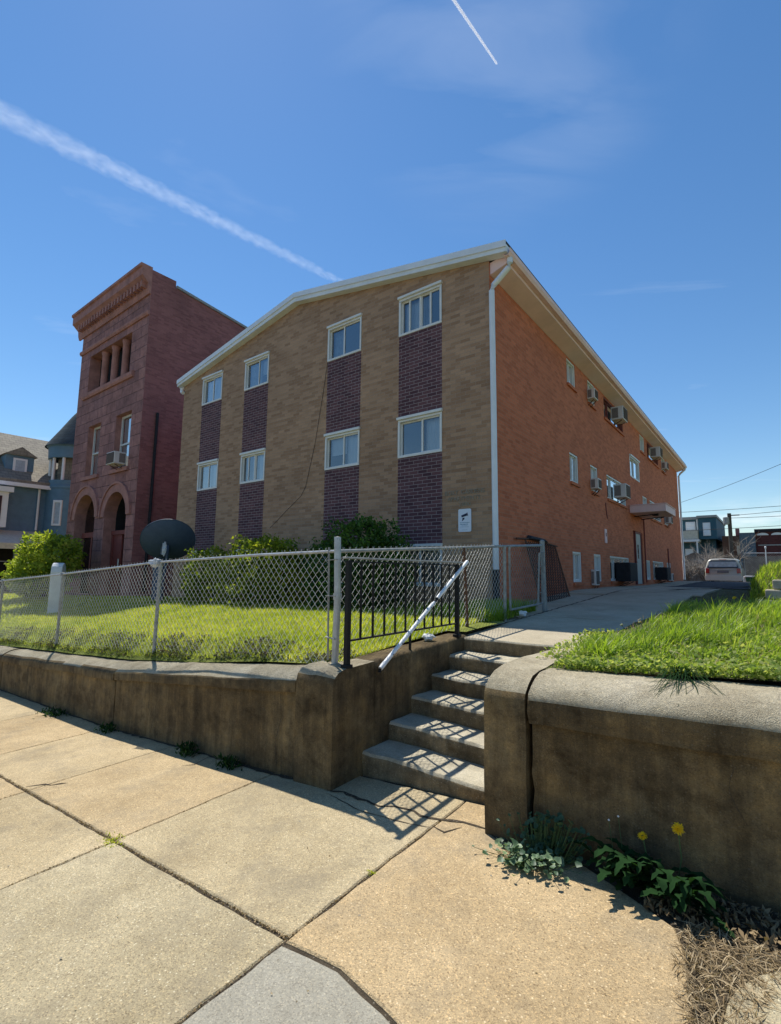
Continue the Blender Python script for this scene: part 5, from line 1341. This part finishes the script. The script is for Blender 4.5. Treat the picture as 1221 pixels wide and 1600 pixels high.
# dandelion
dn = thing('dandelion', 'dandelion plant with two yellow flowers against the right wall', 'plant', (-.52, 2.70, -1.45))
VV = []; FF_ = []; RR = []
def toothed(base, az, L, w, rise, V, Fs, Rr):
    b = Vector(base); d = Vector((math.cos(az), math.sin(az), 0)); s_ = Vector((-d.y, d.x, 0)); k0 = len(V); n = 11
    for i in range(n):
        t = i / (n - 1); wd_ = w * math.sin(math.pi * min(1, t * .92 + .05)) * (1.25 if i % 2 else .55) * (.5 + t)
        c = b + d * L * t + Vector((0, 0, rise * math.sin(t * 2.2)))
        if c.y > 2.80: c.y = 2.80 - .002 * i; c.z += .004 * i
        V.append(c - s_ * wd_ + Vector((0, 0, .15 * wd_))); V.append(c); V.append(c + s_ * wd_ + Vector((0, 0, .15 * wd_)))
        v = .2 + .5 * random.random(); Rr += [v, v * .7, v]
    for i in range(n - 1):
        a = k0 + 3 * i; Fs.append((a, a + 1, a + 4, a + 3)); Fs.append((a + 1, a + 2, a + 5, a + 4))
for cx, cy, nn in ((-.60, 2.70, 34), (-.44, 2.67, 30), (-.70, 2.75, 10), (-.53, 2.72, 20)):
    for i in range(nn):
        az = random.uniform(-math.pi, .2) + random.gauss(0, .4); toothed((cx + random.gauss(0, .03), cy, zs(cx, cy) + .004), az, .10 + .13 * random.random(), .014 + .012 * random.random(), .02 + .15 * random.random(), VV, FF_, RR)
mesh_np('leaf_cluster', [tuple(v) for v in VV], FF_, M['weed'], dn, {'rnd': RR})
def flower(c, face, r, base):
    face = Vector(face).normalized(); a = face.orthogonal().normalized(); b = face.cross(a); c = Vector(c); V = []; Fs = []; Rr = []
    for ring, (rr0, up, nn) in enumerate(((1., .08, 34), (.82, .2, 30), (.62, .34, 24), (.42, .45, 16), (.2, .5, 9))):
        for i in range(nn):
            th = 2 * math.pi * (i + .5 * ring) / nn; th += random.uniform(-.08, .08); rr = rr0 * random.uniform(.8, 1.1); d = a * math.cos(th) + b * math.sin(th) + face * random.uniform(-.12, .12); w_ = d.cross(face) * r * .055; k = len(V); tip = c + d * r * rr + face * r * up * .8
            V += [c + face * r * .1 - w_ * .5, c + face * r * .1 + w_ * .5, tip + w_, tip - w_]; Fs.append((k, k + 1, k + 2, k + 3)); Rr += [random.random()] * 4
    mesh_np('flower_head', [tuple(v) for v in V], Fs, M['petal'], dn, {'rnd': Rr})
    m = MB(); mid = Vector(base).lerp(c, .5) + Vector((.02, -.01, .02)); m.tube([base, mid, c - face * .004], [.003, .0028, .0025], 5); m.lathe([(0, -.012), (.008, -.006), (.008, .004), (0, .005)], c, 8, M=face.to_track_quat('Z', 'Y').to_matrix()); m.build('flower_stalk', M['stem'], dn)
flower((-.572, 2.70, -1.222), (-.2, -.6, .9), .022, (-.58, 2.72, -1.45)); flower((-.425, 2.715, -1.152), (.1, -.8, .6), .027, (-.45, 2.74, -1.44))
# seed heads at the wall
m = MB(); 
for (x, z) in ((-.735, -1.22), (-.69, -1.19)):
    m.tube([(x + .03, 2.76, -1.46), (x + .01, 2.76, -1.33), (x, 2.755, z)], .0015, 4)
m.build('dry_stalk', M['stem'], dn)
m = MB()
for (x, z) in ((-.735, -1.22), (-.69, -1.19)): m.lathe([(0, -.006), (.006, 0), (0, .006)], (x, 2.755, z), 6)
m.build('seed_head', M['white'], dn)
# dry grass and leaf litter in the broken corner of the sidewalk
n = 3200
t = rng.random(n); x = -.42 + .36 * rng.random(n) + .04 * rng.normal(size=n); y = 1.55 + 1.0 * rng.random(n) ** .8
k = (x > -.40 + .16 * np.clip((2.3 - y) / .7, 0, 1)) & (x < -.12 + .08 * np.clip((y - 2.2) / .3, 0, 1)); x, y = x[k], y[k]
P = np.c_[x, y, [zs(a, b) - .012 for a, b in zip(x, y)]]
P[:, 2] += .004 + .018 * rng.random(len(P)) ** 2
sd = rng.normal(size=(len(P), 3)) * np.array([1., 1., .28]) + np.array([.0, -.35, .12])
V, F = leaf_quads(P, .03 + .075 * rng.random(len(P)), nrm=np.tile([0, 0, 1.], (len(P), 1)), aspect=.045, tipdir=sd * 1.6)
tag(mesh_np('dry_grass', V, F, M['straw'], None, {'rnd': np.repeat(rng.random(len(P)), 4)}), kind='stuff')
n = 1500
x = -.55 + 1.6 * rng.random(n) ** 1.2; y = 2.78 - .26 * rng.random(n) ** 1.4; P = np.c_[x, y, [zs(a, b) + .004 + .016 * random.random() for a, b in zip(x, y)]]
k = (y > 2.56 - .02) ; P = P[k]
V, F = leaf_quads(P, .018 + .035 * rng.random(len(P)), nrm=np.tile([0, 0, 1.], (len(P), 1)), aspect=.35, upbias=0.)
tag(mesh_np('leaf_litter', V, F, M['straw'], None, {'rnd': np.repeat(.4 * rng.random(len(P)), 4)}), kind='stuff')
n = 420
x = -5 + 4.9 * rng.random(n); y = .9 + 1.9 * rng.random(n); P = np.c_[x, y, [zs(a, b) + .003 for a, b in zip(x, y)]]
V, F = leaf_quads(P, .004 + .010 * rng.random(n) ** 3, nrm=np.tile([0, 0, 1.], (n, 1)), aspect=.6, upbias=0.)
tag(mesh_np('sidewalk_grit', V, F, M['straw'], None, {'rnd': np.repeat(rng.random(n), 4)}), kind='stuff')
# grass tuft hanging over the right wall
tf = thing('grass_tuft', 'dark grass tuft hanging over the top of the right wall', 'grass tuft', (-.42, 3.12, -.57)); m = MB()
VV = []; FF_ = []; RR = []
for i in range(46):
    az = random.uniform(-2.6, -.5); L = .14 + .20 * random.random(); k = len(VV); up = .05 + .07 * random.random()
    bx = -.42 + random.gauss(0, .035); p0 = Vector((bx, 3.16, -.575)); d = Vector((math.cos(az), math.sin(az), 0)); w_ = Vector((-d.y, d.x, 0)) * .0035
    for s_ in range(5):
        t = s_ / 4; c = p0 + d * L * t + Vector((0, 0, up * 4 * t * (1 - t) - .12 * t * t * (L / .2)))
        zmin = (zrt(c.x) + .128 if c.y > 2.98 else zrt(c.x) + .03 + (c.y - 2.8) * .5) if c.y > 2.79 else -9
        c.z = max(c.z, zmin); VV += [c - w_ * (1 - t * .8), c + w_ * (1 - t * .8)]; RR += [.15 + .3 * random.random()] * 2
    for s_ in range(4): a = k + 2 * s_; FF_.append((a, a + 1, a + 3, a + 2))
mesh_np('blade', [tuple(v) for v in VV], FF_, M['weed'], tf, {'rnd': RR})
for i, (x, y) in enumerate(((-.35, 6.3), (-1.05, 4.55), (-.95, 4.75))):
    z = zr(x, y) + (.17 if i == 0 else .10)
    fl = thing('dandelion', ['yellow dandelion flower standing in the long grass near the block wall', 'pale yellow flower in the grass at the walkway edge, nearer the steps', 'pale yellow flower in the grass at the walkway edge, farther from the steps'][i], 'flower', (x, y, zr(x, y))); dn = fl
    flower((x, y, z), (-.2, -.6, .7), .02 if i == 0 else .011, (x, y, zr(x, y)))

# ------------------------------------------------------------------ stone blocks, pipe rail, bin
bw = thing('block_wall', 'low wall of pale rough stone blocks at the far end of the right grass', 'stone wall', (.9, 10, -.5)); m = MB()
random.seed(5)
for row in range(3):
    x = -.24 + .10 * row
    while x < 3.2:
        L = random.uniform(.22, .42); m.box(x, x + L - .015, 9.7 + .04 * row, 10.0 + .04 * row, -.52 + .155 * row, -.375 + .155 * row); x += L
m.build('block', M['stoneblock'], bw, bevel=.02)
pr_ = MB(); pr_.tube([(-.12, 13, .10), (1.7, 13, 1.25), (1.95, 13, 1.25)], .022, 8); pr_.tube([(-.10, 13, -.3), (-.12, 13, .10)], .02, 8); pr_.tube([(1.5, 13, .1), (1.5, 13, 1.12)], .02, 8)
tag(pr_.build('pipe_handrail', M['galv'], None, smooth=True, org=(.8, 13, 0)), 'sloping grey pipe handrail above the far grass', 'handrail')
bn = thing('bin', 'white topped green waste bin standing right of the parked minivan', 'bin', (-1.02, 33, -.62)); m = MB()
m.hexa([(-1.22, 32.75, -.60), (-.84, 32.75, -.60), (-.84, 33.25, -.60), (-1.22, 33.25, -.60), (-1.26, 32.7, -.1), (-.78, 32.7, -.1), (-.78, 33.3, -.1), (-1.26, 33.3, -.1)]); m.build('body', plain('green_bin_plastic', (.03, .10, .05), .6), bn, bevel=.02)
m = MB(); m.box(-1.29, -.75, 32.66, 33.34, -.1, -.03); m.build('lid', M['white'], bn, bevel=.02)
m = MB(); m.box(-1.36, -1.23, 32.8, 32.95, -.6, -.06); m.build('side_post', M['white'], bn, bevel=.02)

# ------------------------------------------------------------------ minivan
vn = thing('minivan', 'champagne minivan parked beyond the end of the driveway, seen from behind', 'car', (-2.58, 37.5, -.61))
vx, vy, vz = -2.58, 37.5, -.61
def van_ring(y, ext, zt, rw, yo, zb=.28):
    # half section, symmetric: (x, z, y offset)
    H = [(.0, zb, 0), (.80, zb, 0), (.93, .40, 0), (.975, .62, 0), (.98, .85, .0), (.955, 1.02, .02)]
    U = [(rw + .10, 1.04 + (zt - 1.04) * .55, yo * .55), (rw + .02, zt - .10, yo * .92), (rw - .12, zt - .02, yo), (0, zt, yo * 1.02)]
    h = [(a * ext, b, c) for a, b, c in H] + [(a * (ext if i == 0 else 1), b, c) for i, (a, b, c) in enumerate(U)]
    L = [(vx + a, vy + y + c, vz + b) for a, b, c in h]; Rr_ = [(vx - a, vy + y + c, vz + b) for a, b, c in h[1:-1]][::-1]
    return L + Rr_
m = MB(); rings = [van_ring(.06, .93, 1.60, .72, .34), van_ring(.14, .985, 1.63, .76, .32), van_ring(.6, 1., 1.66, .78, .15), van_ring(2.2, 1., 1.68, .80, 0), van_ring(3.0, 1., 1.64, .78, 0), van_ring(3.7, .99, 1.12, .74, 0), van_ring(4.4, .95, .98, .7, 0), van_ring(4.75, .85, .85, .6, 0)]
n = len(rings[0]); vs = [p for r_ in rings for p in r_]; fs = [(i * n + j, i * n + (j + 1) % n, (i + 1) * n + (j + 1) % n, (i + 1) * n + j) for i in range(len(rings) - 1) for j in range(n)] + [tuple(range(n)), tuple((len(rings) - 1) * n + j for j in range(n))]
m.add(vs, fs); body = m.build('body', M['carpaint'], vn, smooth=True)
VP = lambda x, y, z: (vx + x, vy + y, vz + z)
m = MB(); m.add([VP(-.80, .085, 1.06), VP(.80, .085, 1.06), VP(.69, .335, 1.52), VP(-.69, .335, 1.52), VP(-.80, .115, 1.06), VP(.80, .115, 1.06), VP(.69, .40, 1.52), VP(-.69, .40, 1.52)], [(0, 1, 2, 3), (4, 7, 6, 5), (0, 4, 5, 1), (3, 2, 6, 7), (0, 3, 7, 4), (1, 5, 6, 2)]); m.build('rear_window', M['glassd'], vn)
m = MB(); m.box(vx - .74, vx + .74, vy + .12, vy + .2, vz + 1.1, vz + 1.45); m.build('cabin_shade', M['curtain'], vn)
for s in (-1, 1):
    m = MB(); m.hexa([VP(s * .72, .02, .72), VP(s * .93, .06, .72), VP(s * .95, .22, .72), VP(s * .72, .2, .72), VP(s * .72, .03, 1.02), VP(s * .915, .07, 1.03), VP(s * .93, .22, 1.03), VP(s * .72, .2, 1.02)]); m.build('tail_light', M['taillight'], vn, bevel=.015)
    m = MB(); m.hexa([VP(s * .955, .5, 1.05), VP(s * .97, .5, 1.05), VP(s * .97, 3.2, 1.05), VP(s * .955, 3.2, 1.05), VP(s * .80, .65, 1.5), VP(s * .85, .65, 1.5), VP(s * .85, 2.9, 1.52), VP(s * .80, 2.9, 1.52)]); m.build('side_window', M['glassd'], vn)
m = MB(); m.prism([(-.95, .25), (.95, .25), (.98, .34), (.97, .52), (.93, .60), (-.93, .60), (-.97, .52), (-.98, .34)], lambda a, b, t: VP(a, t + .10 * (abs(a) > .9), b), -.06, .22); m.build('bumper', M['bumper'], vn, bevel=.02)
m = MB(); m.box(vx - .30, vx + .30, vy + .035, vy + .062, vz + .74, vz + .88); m.build('number_plate', M['plate'], vn)
m = MB(); m.box(vx - .55, vx + .55, vy + .04, vy + .065, vz + .93, vz + .96); m.build('trim_strip', M['galv'], vn)
m = MB(); m.box(vx - .2, vx + .2, vy + .36, vy + .43, vz + 1.57, vz + 1.60); m.build('brake_light', M['taillight'], vn)
for y in (.85, 3.75):
    for s in (-1, 1):
        T = Matrix.Rotation(math.pi / 2, 3, 'Y'); m = MB(); m.lathe([(.0, -.1), (.31, -.1), (.335, -.07), (.335, .07), (.31, .1), (0, .1)], VP(s * .86, y, .335), 20, M=T); w_ = m.build('wheel', M['tyre'], vn, smooth=True)
        m = MB(); m.lathe([(0, .105), (.2, .105), (.22, .095), (.22, -.095), (.2, -.105), (0, -.105)], VP(s * .86, y, .335), 16, M=T); m.build('wheel_cover', M['hub'], w_, smooth=True)

# ------------------------------------------------------------------ far background on the right
rh = thing('row_house', 'dark teal row house with cream porch band behind the parking lot', 'house', (-6.4, 65, -.9))
m = MB(); m.box(-9.5, -6.4, 65, 76, -1, 6.2); m.box(-6.38, -4.7, 64, 76, 3.9, 6.25); m.box(-6.38, -5.0, 66, 76, -1, 3.9); m.build('wall', M['teal'], rh)
m = MB(); m.box(-9.6, -6.3, 64.8, 76, 6.2, 6.5); m.box(-6.5, -4.6, 63.8, 76, 6.25, 6.5); m.build('roof', M['galvold'], rh)
m = MB(); m.box(-9.5, -6.42, 63.2, 64.99, 3.9, 4.85); m.build('porch_band', M['cream'], rh)
m = MB(); m.box(-9.6, -6.3, 63.0, 64.99, 3.6, 3.85); m.tube([(-6.5, 63.1, -1), (-6.5, 63.1, 3.6)], .08, 6); m.tube([(-6.55, 64.9, 3.6), (-6.55, 64.9, 6.2)], .09, 6); m.build('porch_trim', M['white'], rh)
for (x0, x1, y, z0, z1) in ((-7.7, -6.75, 64.96, 5.0, 5.95), (-5.95, -5.25, 63.96, 4.25, 5.7), (-7.9, -7.1, 64.96, 1.4, 2.9)):
    m = MB(); m.box(x0, x1, y - .05, y, z0, z1); fo = m.build('window', M['white'], rh); m = MB(); m.box(x0 + .1, x1 - .1, y - .07, y - .051, z0 + .1, (z0 + z1) / 2 - .04); m.box(x0 + .1, x1 - .1, y - .07, y - .051, (z0 + z1) / 2 + .04, z1 - .1); m.build('pane', M['blind'], fo)
bb = thing('brick_garage', 'low dark red brick building with white arched lunettes along its top', 'building', (3, 65, -.9))
m = MB(); m.box(-1.38, 16, 65, 78, -1, 4.55); m.build('wall', brick('dark_red_brick', 'x', (.13, .042, .040), (.095, .033, .033), (.12, .07, .065)), bb)
m = MB(); m.box(-1.45, 16, 64.85, 78, 4.55, 4.85); m.build('roof_edge', M['blackrough'], bb)
for cx in (-.75, .45, 1.65, 2.85):
    m = MB(); m.prism([(cx - .5, 4.2)] + [(cx + .5 * math.cos(math.pi * (1 - k / 8)), 4.2 + .26 * math.sin(math.pi * k / 8)) for k in range(1, 8)] + [(cx + .5, 4.2)], lambda a, b, t: (a, t, b), 64.94, 64.99); m.build('lunette', M['white'], bb)
m = MB(); m.box(-1.2, 15, 64.95, 64.99, 3.1, 3.22); m.build('stone_band', M['galvold'], bb)
gw = MB(); gw.box(-2.75, -1.40, 64.6, 75, -1, 4.5); o = gw.build('garage', plain('blue_grey_render', (.10, .145, .175), .8), None, org=(-2, 65, -1)); tag(o, 'flat blue grey rendered building between the bare tree and the brick building', 'building')
bc = thing('brown_house', 'narrow brown brick house gable with chimney behind the bare tree', 'house', (-3.3, 66, -1)); m = MB(); m.box(-4.4, -2.78, 66, 76, -1, 4.3); m.build('wall', brick('brown_brick', 'x', (.24, .12, .075), (.18, .09, .06), (.2, .15, .12)), bc)
m = MB(); m.box(-3.15, -2.8, 66.2, 67, 4.3, 5.1); m.build('chimney', M['maroon'], bc)
m = MB(); m.box(-3.1, -2.85, 65.9, 65.99, 2.2, 3.2); m.build('window', M['cream'], bc)
rb = MB(); lo = [[(x, 48 + .3 * noise.noise(Vector((x, z, 0))), z) for z in lin(-1, 1.6 + .5 * noise.noise(Vector((x * .7, 9, 0))), 6)] + [(x, 49, -1)] for x in lin(-9, -2.2, 30)]
rough_loft(rb, lo, amp=.12, fr=1.5); o = rb.build('rubble_wall', M['rubble'], None, org=(-5, 48, -1)); tag(o, 'rough grey rubble wall tangled with twigs behind the minivan', 'stone wall')
rb = MB(); rb.box(-1.9, 8, 47.6, 48, -1, 1.45); o = rb.build('boundary_wall', M['rubble'], None, org=(3, 48, -1)); tag(o, 'dark stone boundary wall behind the back wire gate', 'stone wall')
# bare trees and vines: recursive twigs
def bare(name, label, base, h, spread, seed, n0=5, depth=4):
    rr = random.Random(seed); m = MB(); tw = MB()
    def grow(p, d, L, r, lev):
        q = p + d * L; mid = p.lerp(q, .5) + Vector((rr.gauss(0, .06), rr.gauss(0, .06), 0)) * L
        (m if lev < 2 else tw).tube([p, mid, q], [r, r * .85, r * .65], 5 if lev < 2 else 3, cap=False)
        if lev >= depth: return
        for i in range(rr.choice((2, 3, 3))):
            nd = (d + Vector((rr.gauss(0, spread), rr.gauss(0, spread), rr.gauss(.1, .3)))).normalized(); grow(q if i else mid, nd, L * rr.uniform(.6, .85), r * .6, lev + 1)
    t = thing(name, label, 'tree', base)
    for i in range(n0): grow(Vector(base) + Vector((rr.gauss(0, .1), rr.gauss(0, .1), 0)), Vector((rr.gauss(0, .35), rr.gauss(0, .35), 1)).normalized(), h * .33, .05 * h / 4, 0)
    m.build('trunk', M['bark'], t); tw.build('twig', M['deadvine'], t, recalc=False)
bare('bare_tree', 'leafless tree with fine twigs around the utility pole', (-2.9, 46.5, -.8), 4.6, .45, 2, 2, 5)
for i, (x, y, h, s_, lb) in enumerate(((-5.4, 45.5, 2.7, 4, 'tangled leafless brush left behind the minivan, against the rubble wall'), (-4.3, 45.8, 3.2, 8, 'tangled leafless brush right above the roof of the minivan'), (-3.4, 45.3, 3.0, 9, 'tangled leafless brush between the minivan and the utility pole'))):
    bare('bare_shrub', lb, (x, y, -.8), h, .6, s_, 8, 4)
# pole and wires
up_ = thing('utility_pole', 'weathered utility pole above the bare trees', 'utility pole', (-2.7, 50, -.9)); m = MB(); m.tube([(-2.75, 50, -1), (-2.72, 50, 5.15)], [.17, .14], 10); m.build('pole_shaft', M['pole'], up_); m = MB(); m.lathe([(0, 4.2), (.2, 4.2), (.22, 4.3), (.22, 4.8), (0, 4.85)], (-2.95, 49.8, 0), 12); m.build('transformer', M['galvold'], up_)
m = MB(); m.bar((-2.75, 49.75, 4.95), (-2.0, 49.75, 4.95), .08, .08); m.build('cross_arm', M['pole'], up_)
def wire(a, b, sag, lb, r=.02):
    m = MB(); a = Vector(a); b = Vector(b); m.tube([a.lerp(b, t) - Vector((0, 0, sag * 4 * t * (1 - t))) for t in lin(0, 1, 16)], r, 5)
    tag(m.build('power_line', M['cable'], None, org=tuple(a)), lb, 'power line')
wire((-9, 50, 5.50), (12, 50, 6.1), .25, 'black power line crossing highest above the pole top')
wire((-2.72, 50, 4.95), (12, 50, 6.1), .15, 'thin black power line rising from the pole top to the right')
wire((-2.72, 50, 4.75), (12, 50, 5.1), .15, 'second black power line running right from the pole')
wire((-9, 50, 3.80), (12, 50, 4.45), .15, 'lowest black power line crossing in front of the pole')
wire((-8, 44, 4.9), (4.5, 28, 6.75), .35, 'thin service wire slanting up to the right from behind the house corner', .012)
bg_ = thing('back_fence', 'chain link fence with pipe frame at the back of the lot', 'fence', (0, 45, -.8)); m = MB()
m.tube([(-1.72, 45, -.8), (-1.72, 45, 1.62), (4.5, 45, 1.58)], .035, 8); m.tube([(-.45, 45, -.8), (-.45, 45, 1.6)], .03, 6); m.tube([(1.5, 45, -.8), (1.5, 45, 1.6)], .03, 6); m.build('pipe_frame', M['galv'], bg_)
link_mesh('wire_mesh', (-1.7, 45), (4.4, 45), lambda s: -.7, lambda s: 1.58, bg_, 'galvold', pitch=.07, r=.004)
wp = MB(); wp.tube([(-.42, 44.6, -.7), (-.42, 44.6, 1.95)], .03, 8); wp.lathe([(.03, 1.9), (.06, 1.96), (.06, 2.05), (0, 2.10)], (-.42, 44.6, 0), 10); tag(wp.build('bollard_lamp', M['white'], None, org=(-.42, 44.6, -.7)), 'thin white post with a round cap before the back wire fence', 'post')

# ------------------------------------------------------------------ aircraft trails: long volumes high in the sky
def contrail(label, a, b, r0, r1, dens, seed, fl=1.):
    a = Vector(a); b = Vector(b); d = b - a; L = d.length; n = 40
    g = G('vapour_trail_%d' % seed); g.nt.nodes.remove(g.b)
    o = g.obj(); x, y, z = g.sep(o)
    rad = g.math('MULTIPLY', g.math('ADD', g.math('MULTIPLY', y, y), g.math('MULTIPLY', z, z)), 1.)
    t = g.math('DIVIDE', x, L); rr = g.math('ADD', r0, g.math('MULTIPLY', t, r1 - r0))
    fall = g.math('SUBTRACT', 1., g.math('DIVIDE', rad, g.math('MULTIPLY', rr, rr)))
    nz1 = g.noise(g.scale(o, (.5, 1., 1.)), 1.3 / max(r0, r1) * 2, 6, .65)
    k = g.math('SUBTRACT', g.math('ADD', fall, g.math('MULTIPLY', g.math('SUBTRACT', nz1, .5), 2.4 * fl)), .12)
    den = g.math('MULTIPLY', g.math('MAXIMUM', k, 0.), dens)
    # worn lower half, sharp upper core
    vol = g.n('ShaderNodeVolumePrincipled', {'Color': (1., 1., 1.), 'Density': den, 'Anisotropy': .3})
    g.nt.links.new(vol.outputs[0], g.out.inputs['Volume'])
    m = MB(); vs = []
    m.lathe([(0, 0), (r0, 0), (r1, L), (0, L)], (0, 0, 0), 16)
    m.v = [(p[2], p[0], p[1]) for p in m.v]
    ob = m.build('contrail', g.mat, None)
    ob.matrix_world = Matrix.Translation(a) @ d.to_track_quat('X', 'Z').to_matrix().to_4x4()
    tag(ob, label, 'contrail')
contrail('wide frayed white contrail slanting across the left sky down behind the gable', (-4050, -250, 3000), (-3250, 4300, 3000), 105, 34, .0019, 3, 1.7)
contrail('short thin bright contrail near the top right of the sky', (-1185, 1500, 3000), (-1111, 2420, 3000), 13, 7, .12, 5, .6)
